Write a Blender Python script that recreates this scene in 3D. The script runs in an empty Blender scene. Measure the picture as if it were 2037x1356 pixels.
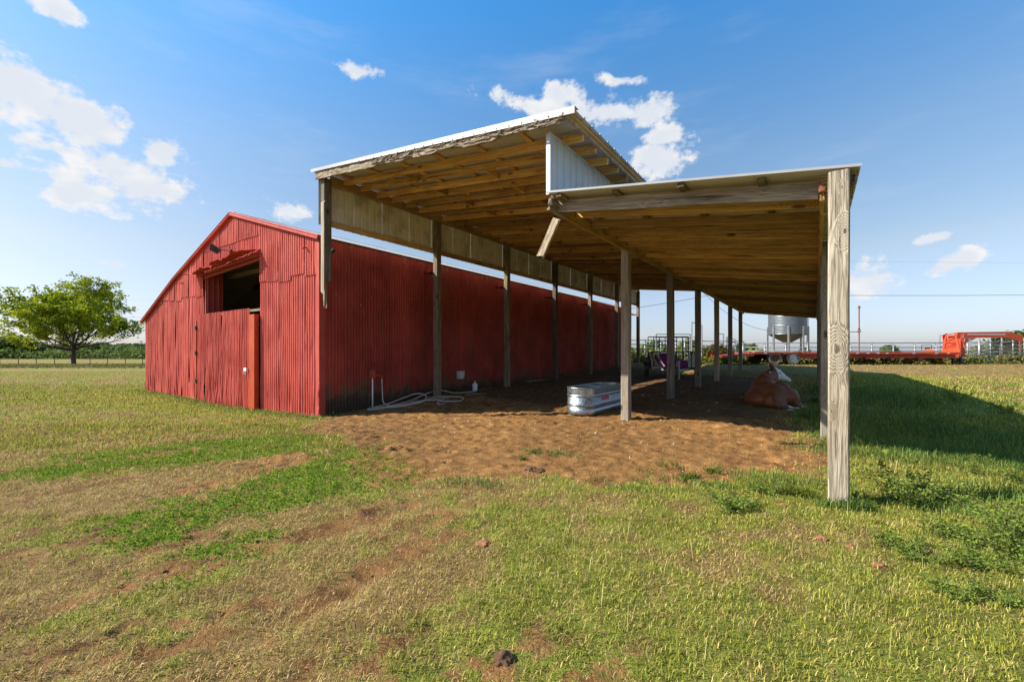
import bpy, bmesh, math, random
import numpy as np
from mathutils import Vector, Matrix, noise as mnoise
R = math.radians
rng = np.random.default_rng(7)
random.seed(7)
scene = bpy.context.scene
COL = scene.collection

# ------------------------------------------------------------------ camera
F_PX, XV, Y_H, CX, CY, EYE = 857.5, 1621.4, 700.0, 1018.5, 678.0, 1.58
TH = math.atan((XV - CX) / F_PX)
CT, ST = math.cos(TH), math.sin(TH)
cam_d = bpy.data.cameras.new('camera')
cam = bpy.data.objects.new('camera', cam_d)
COL.objects.link(cam)
cam.location = (0, 0, EYE)
cam.rotation_euler = (R(90), 0, TH)
cam_d.sensor_width = 36
cam_d.lens = F_PX * 36 / 2037
cam_d.shift_y = (Y_H - CY) / 2037
cam_d.clip_start = 0.05
cam_d.clip_end = 5000
scene.camera = cam

# ------------------------------------------------------------------ view, sun
scene.view_settings.view_transform = 'Standard'
scene.view_settings.look = 'None'
scene.view_settings.gamma = 1
scene.view_settings.exposure = 1.2
scene.view_settings.use_curve_mapping = False
SUN = Vector((-1.01, -0.85, 1.0)).normalized()
sl = bpy.data.lights.new('sun', 'SUN')
sl.energy = 4.4
sl.angle = R(0.5)
sl.color = (1.0, 0.93, 0.82)
so = bpy.data.objects.new('sun', sl)
COL.objects.link(so)
so.rotation_euler = SUN.to_track_quat('Z', 'Y').to_euler()
so.location = (0, 0, 40)
scene.cycles.max_bounces = 8
scene.cycles.diffuse_bounces = 5

# ------------------------------------------------------------------ node helpers
class NT:
    def __init__(s, tree): s.t = tree
    def n(s, typ, **kw):
        nd = s.t.nodes.new(typ)
        ins = kw.pop('ins', {})
        for k, v in kw.items(): setattr(nd, k, v)
        for k, v in ins.items(): s.set(nd, k, v)
        return nd
    def set(s, nd, k, v):
        sock = nd.inputs[k]
        if hasattr(v, 'is_output') or isinstance(v, bpy.types.NodeSocket): s.t.links.new(v, sock)
        elif isinstance(v, bpy.types.Node): s.t.links.new(v.outputs[0], sock)
        else: sock.default_value = v
    def math(s, op, a, b=None, c=None, clamp=False):
        nd = s.n('ShaderNodeMath', operation=op, use_clamp=clamp)
        s.set(nd, 0, a)
        if b is not None: s.set(nd, 1, b)
        if c is not None: s.set(nd, 2, c)
        return nd.outputs[0]
    def vmath(s, op, a, b=None):
        nd = s.n('ShaderNodeVectorMath', operation=op)
        s.set(nd, 0, a)
        if b is not None: s.set(nd, 1, b)
        return nd.outputs['Value'] if op in ('DOT_PRODUCT', 'LENGTH', 'DISTANCE') else nd.outputs[0]
    def ramp(s, fac, stops, interp='LINEAR'):
        nd = s.n('ShaderNodeValToRGB'); s.set(nd, 0, fac)
        cr = nd.color_ramp; cr.interpolation = interp
        while len(cr.elements) < len(stops): cr.elements.new(0.5)
        for e, (p, c) in zip(cr.elements, stops):
            e.position = p
            e.color = tuple(c) + (1,) if len(c) == 3 else c
        return nd.outputs[0]
    def mix(s, fac, a, b, blend='MIX'):
        nd = s.n('ShaderNodeMix', data_type='RGBA', blend_type=blend)
        s.set(nd, 0, fac)
        s.set(nd, 6, tuple(a) + (1,) if isinstance(a, tuple) and len(a) == 3 else a)
        s.set(nd, 7, tuple(b) + (1,) if isinstance(b, tuple) and len(b) == 3 else b)
        return nd.outputs[2]
    def noise(s, vec, scale, detail=4, rough=0.55, dist=0.0, out=0):
        nd = s.n('ShaderNodeTexNoise', ins={'Scale': scale, 'Detail': detail, 'Roughness': rough, 'Distortion': dist})
        if vec is not None: s.set(nd, 'Vector', vec)
        return nd.outputs[out]
    def sm(s, v, lo, hi):
        nd = s.n('ShaderNodeMapRange', interpolation_type='SMOOTHSTEP')
        s.set(nd, 0, v); s.set(nd, 1, lo); s.set(nd, 2, hi)
        return nd.outputs[0]
    def mapping(s, vec, scale=(1, 1, 1), loc=(0, 0, 0), rot=(0, 0, 0)):
        return s.n('ShaderNodeMapping', ins={'Vector': vec, 'Scale': scale, 'Location': loc, 'Rotation': rot}).outputs[0]
    def bump(s, h, strength=0.5, dist=0.01, normal=None):
        nd = s.n('ShaderNodeBump', ins={'Height': h, 'Strength': strength, 'Distance': dist})
        if normal is not None: s.set(nd, 'Normal', normal)
        return nd.outputs[0]

def mat(name):
    m = bpy.data.materials.new(name); m.use_nodes = True
    t = NT(m.node_tree)
    b = m.node_tree.nodes['Principled BSDF']
    return m, t, b

def objco(t, rnd=True):
    tc = t.n('ShaderNodeTexCoord').outputs['Object']
    if rnd:
        oi = t.n('ShaderNodeObjectInfo').outputs['Random']
        off = t.n('ShaderNodeCombineXYZ', ins={0: t.math('MULTIPLY', oi, 37.0), 1: t.math('MULTIPLY', oi, 91.0), 2: t.math('MULTIPLY', oi, 53.0)})
        return t.vmath('ADD', tc, off.outputs[0])
    return tc

# ------------------------------------------------------------------ world
w = bpy.data.worlds.new('World'); scene.world = w; w.use_nodes = True
T = NT(w.node_tree)
bg = w.node_tree.nodes['Background']; out = w.node_tree.nodes['World Output']
sky = T.n('ShaderNodeTexSky', sky_type='NISHITA', sun_disc=False)
sky.sun_elevation = math.asin(SUN.z)
sky.sun_rotation = math.atan2(SUN.x, SUN.y)
sky.altitude = 100; sky.air_density = 1.0; sky.dust_density = 0.8; sky.ozone_density = 1.6
d = T.n('ShaderNodeTexCoord').outputs['Generated']
sep = T.n('ShaderNodeSeparateXYZ', ins={0: d})
el = T.math('ARCSINE', sep.outputs[2])
hsv = T.n('ShaderNodeHueSaturation', ins={'Saturation': 1.12, 'Value': 1.0, 'Color': sky.outputs[0]})
tint = T.ramp(el, [(0.0, (.42, .455, .66)), (.19, (.80, .65, .57)), (.38, (.80, .79, .74)), (.67, (.38, .90, 1.10)), (1.0, (.36, .90, 1.10))])
skyc = T.mix(1.0, hsv.outputs[0], tint, 'MULTIPLY')
T.set(bg, 'Color', skyc); bg.inputs['Strength'].default_value = 0.112
az = T.math('ARCTAN2', sep.outputs[0], sep.outputs[1])     # 0 = +Y, + towards +X
def px_dir(px, py):
    a = (px - CX) / F_PX; b = (Y_H - py) / F_PX
    A = math.atan2(a * CT - ST, a * ST + CT)
    E = math.atan2(b, math.hypot(1, a))
    return A, E
clouds = []
def cl(px, py, rx, ry, rot=0, s=1.0):
    A, E = px_dir(px, py); ca_ = math.cos(math.atan((px - CX) / F_PX))
    clouds.append((A, E, rx / F_PX * ca_ ** 2 * 1.22, ry / F_PX * ca_ * math.cos(E) ** 2 * 1.25, R(rot), s))
for c in [(60, 200, 150, 70, -12), (150, 235, 110, 60, -12), (0, 160, 110, 45, 0), (225, 350, 120, 55, -8), (165, 385, 80, 32, 15), (310, 375, 75, 28, -8), (130, 300, 120, 16, -4),
          (316, 300, 45, 26, 0), (110, 18, 42, 24, 0), (712, 141, 42, 17, 0), (1080, 215, 95, 20, -12), (1115, 192, 45, 26, 0),
          (1215, 222, 90, 26, -8), (1290, 225, 45, 32, 0), (1322, 268, 44, 20, 0), (1300, 322, 58, 36, 0), (1150, 225, 60, 20, 0), (1232, 160, 44, 11, -10), (570, 418, 42, 20, 0),
          (1728, 560, 46, 34, 0), (1925, 510, 30, 22, 0), (1890, 525, 56, 14, 15), (1848, 474, 34, 9, 0), (15, 325, 30, 10, 0), (225, 525, 40, 9, 0, .6)]:
    cl(*c)
for _ in range(22):     # the same sort of fair-weather clouds all round, outside the frame too
    A = rng.uniform(R(28), R(265)); E = R(rng.uniform(6, 48)); k = rng.uniform(.06, .16)
    clouds.append((A if A < math.pi else A - 2 * math.pi, E, k, k * .45, 0, 1.0))
cur = None
for (A, E, rx, ry, rot, s) in clouds:
    da = T.math('MULTIPLY', T.math('SUBTRACT', az, A), math.cos(E)); de = T.math('SUBTRACT', el, E)
    u = T.math('DIVIDE', T.math('ADD', T.math('MULTIPLY', da, math.cos(rot)), T.math('MULTIPLY', de, math.sin(rot))), rx)
    v = T.math('DIVIDE', T.math('SUBTRACT', T.math('MULTIPLY', de, math.cos(rot)), T.math('MULTIPLY', da, math.sin(rot))), ry)
    q = T.math('SUBTRACT', s, T.math('SQRT', T.math('ADD', T.math('MULTIPLY', u, u), T.math('MULTIPLY', v, v))))
    cur = q if cur is None else T.math('SMOOTH_MAX', cur, q, 0.12)
nv = T.mapping(d, (1, 1, 1.35))
n1 = T.noise(nv, 13, 9, 0.55, 0.0); n2 = T.math('ADD', T.noise(nv, 34, 6, 0.58), T.math('MULTIPLY', T.math('SUBTRACT', 0.45, T.n('ShaderNodeTexVoronoi', feature='SMOOTH_F1', ins={'Vector': nv, 'Scale': 26.0, 'Smoothness': .4}).outputs['Distance']), 0.55))
val = T.math('ADD', cur, T.math('ADD', T.math('MULTIPLY', T.math('SUBTRACT', n1, 0.5), 1.5), T.math('ADD', T.math('MULTIPLY', T.math('SUBTRACT', n2, 0.5), 1.25), T.math('MULTIPLY', T.math('SUBTRACT', T.noise(nv, 85, 5, .6), 0.5), 0.9))))
cm = T.sm(val, -0.06, 0.58)
shade = T.sm(T.math('ADD', T.noise(nv, 17, 5, .55), T.math('MULTIPLY', cur, -0.22)), 0.28, 0.56)
ccol = T.mix(shade, (0.64, 0.67, 0.72), (0.76, 0.755, 0.745))
bg2 = T.n('ShaderNodeBackground', ins={'Color': ccol, 'Strength': 0.54})
thin = T.math('MULTIPLY', T.sm(T.noise(T.mapping(d, (1, 1, 5)), 3.0, 5, 0.6), 0.5, 0.8), 0.14)
mx = T.n('ShaderNodeMixShader', ins={0: T.math('MAXIMUM', T.math('MULTIPLY', cm, 0.93), thin)})
T.t.links.new(bg.outputs[0], mx.inputs[1]); T.t.links.new(bg2.outputs[0], mx.inputs[2]); T.t.links.new(mx.outputs[0], out.inputs[0])

# ------------------------------------------------------------------ geometry helpers
def put(o, name, label=None, cat=None, group=None, kind=None):
    o.name = name
    if label: o['label'] = label
    if cat: o['category'] = cat
    if group: o['group'] = group
    if kind: o['kind'] = kind
    return o
ROOTW = {}
def thing(name, label, cat, loc=(0, 0, 0), rz=0.0, group=None, world=False):
    """Empty at the base of a thing. world=True: its parts are written in world coordinates."""
    o = bpy.data.objects.new(name, None); COL.objects.link(o)
    o.location = loc; o.rotation_euler = (0, 0, rz); o.empty_display_size = .2
    put(o, name, label, cat, group)
    if world: ROOTW[o.name] = Vector(loc)
    return o
def link(name, me, parent=None, m=None, loc=None):
    o = bpy.data.objects.new(name, me); COL.objects.link(o)
    if m is not None and not me.materials: me.materials.append(m)
    if parent is not None:
        o.parent = parent
        if parent.name in ROOTW and loc is None: o.location = -ROOTW[parent.name]
    if loc is not None: o.location = loc
    return o
class MB:
    def __init__(s): s.v = []; s.f = []; s.sm = False
    def add(s, vs, fs):
        b = len(s.v); s.v += [tuple(v) for v in vs]; s.f += [tuple(i + b for i in f) for f in fs]; return s
    def box(s, x0, x1, y0, y1, z0, z1):
        return s.add([(x0, y0, z0), (x1, y0, z0), (x1, y1, z0), (x0, y1, z0), (x0, y0, z1), (x1, y0, z1), (x1, y1, z1), (x0, y1, z1)],
                     [(0, 3, 2, 1), (4, 5, 6, 7), (0, 1, 5, 4), (1, 2, 6, 5), (2, 3, 7, 6), (3, 0, 4, 7)])
    def prism(s, pts, n0, n1, axis='y'):
        """extrude polygon pts (2d) along axis from n0 to n1"""
        k = len(pts)
        def p(a, b, n): return (a, n, b) if axis == 'y' else ((n, a, b) if axis == 'x' else (a, b, n))
        vs = [p(a, b, n0) for a, b in pts] + [p(a, b, n1) for a, b in pts]
        fs = [tuple(range(k)), tuple(range(2 * k - 1, k - 1, -1))] + [(i, i + k, (i + 1) % k + k, (i + 1) % k) for i in range(k)]
        return s.add(vs, fs)
    def bar(s, a, b, w_, h_, up=(0, 0, 1)):
        a = Vector(a); b = Vector(b); d_ = (b - a).normalized(); up = Vector(up)
        if abs(d_.dot(up)) > .98: up = Vector((0, 1, 0))
        x = d_.cross(up).normalized(); y = x.cross(d_).normalized()
        vs = [p + x * (sx * w_ / 2) + y * (sy * h_ / 2) for p in (a, b) for sx, sy in ((-1, -1), (1, -1), (1, 1), (-1, 1))]
        return s.add(vs, [(3, 2, 1, 0), (4, 5, 6, 7), (0, 1, 5, 4), (1, 2, 6, 5), (2, 3, 7, 6), (3, 0, 4, 7)])
    def tube(s, pts, rad, n=8, cap=True):
        pts = [Vector(p) for p in pts]; rs = rad if isinstance(rad, (list, tuple)) else [rad] * len(pts)
        vs = []; prev = None
        for i, p in enumerate(pts):
            t_ = (pts[min(i + 1, len(pts) - 1)] - pts[max(i - 1, 0)]).normalized()
            if prev is None:
                prev = t_.orthogonal().normalized()
            prev = (prev - t_ * prev.dot(t_)).normalized(); q = t_.cross(prev)
            vs += [p + (prev * math.cos(2 * math.pi * k / n) + q * math.sin(2 * math.pi * k / n)) * rs[i] for k in range(n)]
        fs = [(i * n + k, i * n + (k + 1) % n, (i + 1) * n + (k + 1) % n, (i + 1) * n + k) for i in range(len(pts) - 1) for k in range(n)]
        if cap: fs += [tuple(range(n - 1, -1, -1)), tuple(range((len(pts) - 1) * n, len(pts) * n))]
        return s.add(vs, fs)
    def lathe(s, prof, n=24, c=(0, 0, 0), cap=False):
        vs = [(c[0] + r * math.cos(2 * math.pi * k / n), c[1] + r * math.sin(2 * math.pi * k / n), c[2] + z) for r, z in prof for k in range(n)]
        fs = [(i * n + k, i * n + (k + 1) % n, (i + 1) * n + (k + 1) % n, (i + 1) * n + k) for i in range(len(prof) - 1) for k in range(n)]
        if cap: fs += [tuple(range(n - 1, -1, -1)), tuple(range((len(prof) - 1) * n, len(prof) * n))]
        return s.add(vs, fs)
    def mesh(s, name, m, smooth=False):
        me = bpy.data.meshes.new(name); me.from_pydata(s.v, [], s.f); me.materials.append(m)
        if smooth: me.polygons.foreach_set('use_smooth', [True] * len(me.polygons))
        me.update(); return me
    def build(s, name, m, parent=None, smooth=False, loc=None):
        return link(name, s.mesh(name, m, smooth), parent, None, loc)
def np_mesh(name, V, Q=None, Tn=None, m=None, col=None, smooth=False, attr='col'):
    """mesh straight from numpy arrays of quads and triangles, with an optional vertex colour"""
    me = bpy.data.meshes.new(name)
    nq = 0 if Q is None else len(Q); nt = 0 if Tn is None else len(Tn)
    me.vertices.add(len(V)); me.vertices.foreach_set('co', np.asarray(V, np.float32).ravel())
    lp = np.concatenate([x.ravel() for x in (Q, Tn) if x is not None and len(x)]).astype(np.int32)
    me.loops.add(len(lp)); me.loops.foreach_set('vertex_index', lp)
    me.polygons.add(nq + nt)
    st = np.concatenate([np.arange(nq) * 4, nq * 4 + np.arange(nt) * 3]).astype(np.int32)
    me.polygons.foreach_set('loop_start', st)
    if smooth: me.polygons.foreach_set('use_smooth', np.ones(nq + nt, bool))
    me.update(calc_edges=True)
    if col is not None:
        a = me.color_attributes.new(attr, 'FLOAT_COLOR', 'POINT')
        c4 = np.ones((len(V), 4), np.float32); c4[:, :3] = col
        a.data.foreach_set('color', c4.ravel())
    if m: me.materials.append(m)
    return me
def copy_tree(o, loc=None, rz=None, label=None):
    c = o.copy(); COL.objects.link(c)
    if loc is not None: c.location = loc
    if rz is not None: c.rotation_euler = (0, 0, rz)
    if label: c['label'] = label
    for ch in list(o.children):
        k = ch.copy(); COL.objects.link(k); k.parent = c
        for g in list(ch.children):
            q_ = g.copy(); COL.objects.link(q_); q_.parent = k
    return c

# numpy gradient noise
_perm = np.random.default_rng(3).permutation(4096)
_ang = np.random.default_rng(4).uniform(0, 2 * np.pi, 4096); _gx, _gy = np.cos(_ang), np.sin(_ang)
def pn(x, y):
    xi = np.floor(x).astype(int); yi = np.floor(y).astype(int); fx = x - xi; fy = y - yi
    ux = fx * fx * fx * (fx * (fx * 6 - 15) + 10); uy = fy * fy * fy * (fy * (fy * 6 - 15) + 10)
    def g(ix, iy, dx, dy):
        h = _perm[(_perm[ix & 4095] + iy) & 4095]; return _gx[h] * dx + _gy[h] * dy
    a = g(xi, yi, fx, fy); b = g(xi + 1, yi, fx - 1, fy); c = g(xi, yi + 1, fx, fy - 1); e = g(xi + 1, yi + 1, fx - 1, fy - 1)
    return (a + (b - a) * ux) * (1 - uy) + (c + (e - c) * ux) * uy
def fbm(x, y, o=4, g=.5):
    s = 0; a = 1; n = 0
    for i in range(o):
        s = s + a * pn(x * 2 ** i + 17.3 * i, y * 2 ** i - 9.1 * i); n += a; a *= g
    return s / n
def sstep(x, a, b):
    t_ = np.clip((x - a) / (b - a), 0, 1); return t_ * t_ * (3 - 2 * t_)

# ------------------------------------------------------------------ ground shape and cover
def g_base(X, Y):
    wz = Y * CT - X * ST; lat = X * CT + Y * ST
    g = 0.34 * sstep(Y, 5.5, 19) * sstep(wz, 6, 11) * sstep(X, -40, -14)
    g = g + 0.10 * sstep(-X, 7, 9) * sstep(Y, 6, 9) * sstep(X, -13, -10)
    g = g - 0.05 * np.exp(-((X - .5) ** 2 + (Y - 5.5) ** 2) / 6)
    g = g - 0.12 * np.exp(-((X + 15) / 3.5) ** 2 - ((Y - 5) / 2.5) ** 2)
    g = g + 0.42 * sstep(wz, 21.5, 28) * sstep(lat, -4, 8)
    g = g - (0.0115 * np.clip(wz - 14, 0, 60) + .004 * np.clip(wz - 74, 0, 140)) * (1 - sstep(lat, -8, 6))
    return g
def G(X, Y): return float(g_base(np.array([X], float), np.array([Y], float))[0])
def W(px, z):
    """point at pixel column px and camera depth z -> world X, Y"""
    xc = (px - CX) / F_PX * z
    return xc * CT - z * ST, xc * ST + z * CT
def on_ground(px, py, g0=0.0):
    for _ in range(6):
        z = (EYE - g0) * F_PX / (py - Y_H); X, Y = W(px, z); g0 = .5 * g0 + .5 * G(X, Y)
    return X, Y
def polyd(X, Y, P):
    """signed distance, + inside"""
    P = np.array(P); ins = np.zeros(X.shape, bool); dm = np.full(X.shape, 1e9)
    for i in range(len(P)):
        a = P[i]; b = P[(i + 1) % len(P)]; e = b - a
        t_ = np.clip(((X - a[0]) * e[0] + (Y - a[1]) * e[1]) / (e @ e), 0, 1)
        dm = np.minimum(dm, np.hypot(X - a[0] - t_ * e[0], Y - a[1] - t_ * e[1]))
        cond = ((a[1] > Y) != (b[1] > Y)) & (X < (b[0] - a[0]) * (Y - a[1]) / (b[1] - a[1] + 1e-12) + a[0])
        ins ^= cond
    return np.where(ins, dm, -dm)
DIRT_P = [on_ground(*p) for p in [(690, 812), (632, 836), (600, 852), (690, 880), (640, 925), (740, 955), (830, 965), (900, 978), (985, 948), (1100, 962), (1230, 962), (1350, 958), (1500, 945), (1640, 952), (1668, 925), (1640, 880)]]
DIRT_P += [(-.1, 9.6), (-.45, 12), (-.8, 15), (-1.2, 19), (-1.6, 22), (-2.4, 24), (-5, 25), (-10, 26.5), (-10.5, 26.5), (-10.5, 7.0)]
CLOV_P = [[on_ground(*p) for p in q] for q in (
    [(170, 1075), (330, 1000), (500, 960), (620, 905), (760, 880), (830, 940), (760, 985), (640, 1000), (500, 1030), (350, 1085), (180, 1092)],
    [(0, 945), (150, 905), (400, 880), (640, 860), (620, 895), (420, 925), (300, 935), (150, 950), (0, 965)],
    [(300, 1130), (420, 1060), (560, 1050), (520, 1100), (380, 1140)])]
SD = Vector((1.75 * CT - 2.08 * ST, 1.75 * ST + 2.08 * CT)).normalized()
def streak(X, Y, k=1.0):
    a = X * SD.x + Y * SD.y; b = -X * SD.y + Y * SD.x
    return fbm(a * .55 * k + 3.1, b * 2.1 * k + 8.7, 4, .55)
def masks(X, Y):
    wz = Y * CT - X * ST; lat = X * CT + Y * ST
    dd = polyd(X, Y, DIRT_P); n = fbm(X * 1.3, Y * 1.3, 4); st = streak(X, Y)
    dirt = sstep(dd + n * 1.0 + .45 * fbm(X * 6, Y * 6, 3, .6), -.15, .35)
    # bare wheel-worn streaks on the left of the foreground
    leftz = 1 - sstep(lat + .45 * wz, .2, 3.2)
    bare = sstep(st * 1.5 + fbm(X * 5.7 + 5, Y * 5.7, 4, .65) * 1.15, .0, .30) * leftz * (1 - sstep(wz, 9.5, 14)) * .85
    small = sstep(fbm(X * 1.7 + 40, Y * 1.7 - 7, 3) + .3 * fbm(X * 9, Y * 9, 2), .24, .44) * .85
    dirt = np.maximum(dirt, np.maximum(bare, small * (wz < 30)))
    clov = np.zeros(X.shape)
    for P in CLOV_P: clov = np.maximum(clov, sstep(polyd(X, Y, P) + n * .7 + .9 * fbm(X * 3.5 - 3, Y * 3.5, 4, .65), -.12, .22))
    clov = clov * (1 - bare * .9) * (1 - sstep(st, .18, .3))
    green = sstep(fbm(X * .55 + 9, Y * .55 + 2, 4) + .25 * fbm(X * 3, Y * 3, 2) + .16 * sstep(lat, -2, 2) * (1 - sstep(wz, 8, 12)) + .22 * np.exp(-((wz - 5.2) / 1.2) ** 2) * sstep(lat, -1.5, .5), -.16, .30)
    shade_side = sstep(X, 0.2, .8) * (1 - sstep(X, 3.5, 5)) * sstep(Y, 8, 9.5) * (1 - sstep(Y, 29, 32))
    green = np.clip(np.maximum(green, np.maximum(clov, shade_side * .9)), 0, 1)
    green = green + .30 * (1 - sstep(lat, -3, 1)) * sstep(wz, 5.5, 8) * (1 - sstep(wz, 13, 18)) + .22 * (1 - sstep(lat, -9, -3)) * sstep(wz, 9, 16); green = green * (1 - .45 * sstep(wz, 14, 24) * sstep(lat, 2, 10) * (1 - shade_side))
    green = np.clip(green + .35 * np.exp(-((Y - 5) / 2.2) ** 2) * (X < -9.8) * (X > -26), 0, 1)
    return dirt, green * (1 - dirt), clov * (1 - dirt * .5)
def g_full(X, Y, dirt=None):
    if dirt is None: dirt, _, _ = masks(X, Y)
    near = 1 - sstep(np.hypot(X, Y), 22, 45)
    h = g_base(X, Y)
    h = h + near * (.045 * fbm(X * .9, Y * .9, 4) + .025 * fbm(X * 3.1, Y * 3.1, 3))
    a = X * SD.x + Y * SD.y; b = -X * SD.y + Y * SD.x
    rut = -np.abs(fbm(a * 1.1, b * 3.6, 4, .6))
    h = h + near * .010 * fbm(X * 6.5 + 4, Y * 6.5, 2) + near * dirt * (.07 * rut + .044 * fbm(X * 7, Y * 7, 3, .7) - .03 * np.abs(fbm(X * 4.2 + 7, Y * 4.2, 3)))
    rl = sstep(-X, 1.0, 4) * (1 - sstep(Y, 8, 14))
    h = h + near * rl * (1 - dirt) * .03 * fbm(a * 1.2, b * 4, 3)
    return h
def axis_pts(lo, hi, step, far):
    m_ = np.arange(lo, hi + 1e-6, step); o_ = []
    s = step; x = hi
    while x < far: s = min(s * 1.13, 60); x += s; o_.append(x)
    o2 = []; s = step; x = lo
    while x > -far: s = min(s * 1.13, 60); x -= s; o2.append(x)
    return np.array(o2[::-1] + list(m_) + o_)
xs = axis_pts(-13.5, 5.0, .042, 1500); ys = axis_pts(0.2, 14.5, .042, 1500)
GX, GY = np.meshgrid(xs, ys, indexing='ij'); GXf, GYf = GX.ravel(), GY.ravel()
dm, gm, cmk = masks(GXf, GYf)
GZ = g_full(GXf, GYf, dm)
nx, ny = len(xs), len(ys)
G2, D2 = GZ.reshape(nx, ny), dm.reshape(nx, ny)       # hoof prints and kicked-up rims in the bare dirt
for _ in range(3000):
    hx_, hy_ = rng.uniform(-13, 4.5), rng.uniform(.8, 14.2); r_h = rng.uniform(.05, .11); i0, i1 = np.searchsorted(xs, (hx_ - .3, hx_ + .3)); j0, j1 = np.searchsorted(ys, (hy_ - .3, hy_ + .3))
    q2 = (xs[i0:i1, None] - hx_) ** 2 + ((ys[None, j0:j1] - hy_) * rng.uniform(.7, 1.4)) ** 2
    G2[i0:i1, j0:j1] += D2[i0:i1, j0:j1] * r_h * (-.42 * np.exp(-q2 / r_h ** 2 * 2) + .16 * np.exp(-((np.sqrt(q2) - r_h * 1.3) / (r_h * .5)) ** 2))
GZ = G2.ravel(); ii = np.arange(nx * ny).reshape(nx, ny)
Q = np.stack([ii[:-1, :-1], ii[1:, :-1], ii[1:, 1:], ii[:-1, 1:]], -1).reshape(-1, 4)

pen_soil = sstep(np.minimum(np.minimum(GXf + 9.9, -.6 - GXf), np.minimum(GYf - 10.6, 24.5 - GYf)) + 1.1 * fbm(GXf * .7, GYf * .7, 4), -.5, .9)   # darker, blotchy soil across the pen floor
m_ground, t, b = mat('ground')
at = t.n('ShaderNodeAttribute', attribute_name='mask'); sp = t.n('ShaderNodeSeparateColor', ins={0: at.outputs['Color']})
po = t.n('ShaderNodeNewGeometry').outputs['Position']
nb = t.noise(po, .35, 5); nm = t.noise(po, 3.5, 6, .6); nf = t.noise(po, 38, 5, .65); nff = t.noise(po, 120, 3, .6)
dirtc = t.ramp(t.math('ADD', t.math('MULTIPLY', nm, .6), t.math('MULTIPLY', nf, .4)), [(.34, (.06, .027, .011)), (.43, (.21, .100, .033)), (.56, (.35, .180, .060)), (.74, (.48, .28, .11))])
dirtc = t.mix(t.sm(nb, .35, .65), dirtc, t.mix(1.0, dirtc, (.72, .74, .78), 'MULTIPLY'))
peb = t.n('ShaderNodeTexVoronoi', ins={'Vector': po, 'Scale': 26.0})
pmask = t.math('MULTIPLY', t.math('LESS_THAN', peb.outputs['Distance'], .14), t.math('GREATER_THAN', t.n('ShaderNodeSeparateColor', ins={0: peb.outputs['Color']}).outputs[0], .80))
dirtc = t.mix(t.math('MULTIPLY', pmask, .7), dirtc, (.50, .44, .38))
dryc = t.ramp(t.math('ADD', t.math('MULTIPLY', nm, .5), t.math('MULTIPLY', nf, .5)), [(.3, (.09, .05, .019)), (.5, (.225, .14, .05)), (.68, (.40, .27, .10))])
grnc = t.ramp(t.math('ADD', t.math('MULTIPLY', nm, .45), t.math('MULTIPLY', nf, .55)), [(.3, (.06, .065, .010)), (.5, (.17, .19, .026)), (.68, (.32, .31, .05))])
pen_fac = t.math('MULTIPLY', t.sm(t.math('ADD', sp.outputs[2], t.math('MULTIPLY', t.math('SUBTRACT', nm, .5), 1.2)), .3, .7), .62)
dirtc = t.mix(pen_fac, dirtc, t.mix(nf, (.035, .024, .018), (.13, .085, .055)))
gc = t.mix(t.sm(t.math('ADD', sp.outputs[1], t.math('MULTIPLY', t.math('SUBTRACT', nm, .5), 1.3)), .15, .95), dryc, grnc)
gc = t.mix(t.sm(t.math('ADD', sp.outputs[0], t.math('MULTIPLY', t.math('SUBTRACT', nf, .5), 1.3)), .35, .65), gc, dirtc)
t.set(b, 'Base Color', gc); b.inputs['Roughness'].default_value = .95; b.inputs['Specular IOR Level'].default_value = .15
t.set(b, 'Normal', t.bump(t.math('ADD', nf, t.math('MULTIPLY', nff, .5)), 1.0, .035))
me = np_mesh('ground', np.stack([GXf, GYf, GZ], 1), Q, None, m_ground, np.stack([dm, gm, pen_soil], 1), True, 'mask')
ground = link('ground', me); put(ground, 'ground', 'pasture of patchy green and straw coloured grass with bare orange-brown dirt', 'ground', kind='structure')
ground['kind'] = 'structure'
def GZat(X, Y): return float(g_full(np.array([X], float), np.array([Y], float))[0])

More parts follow.
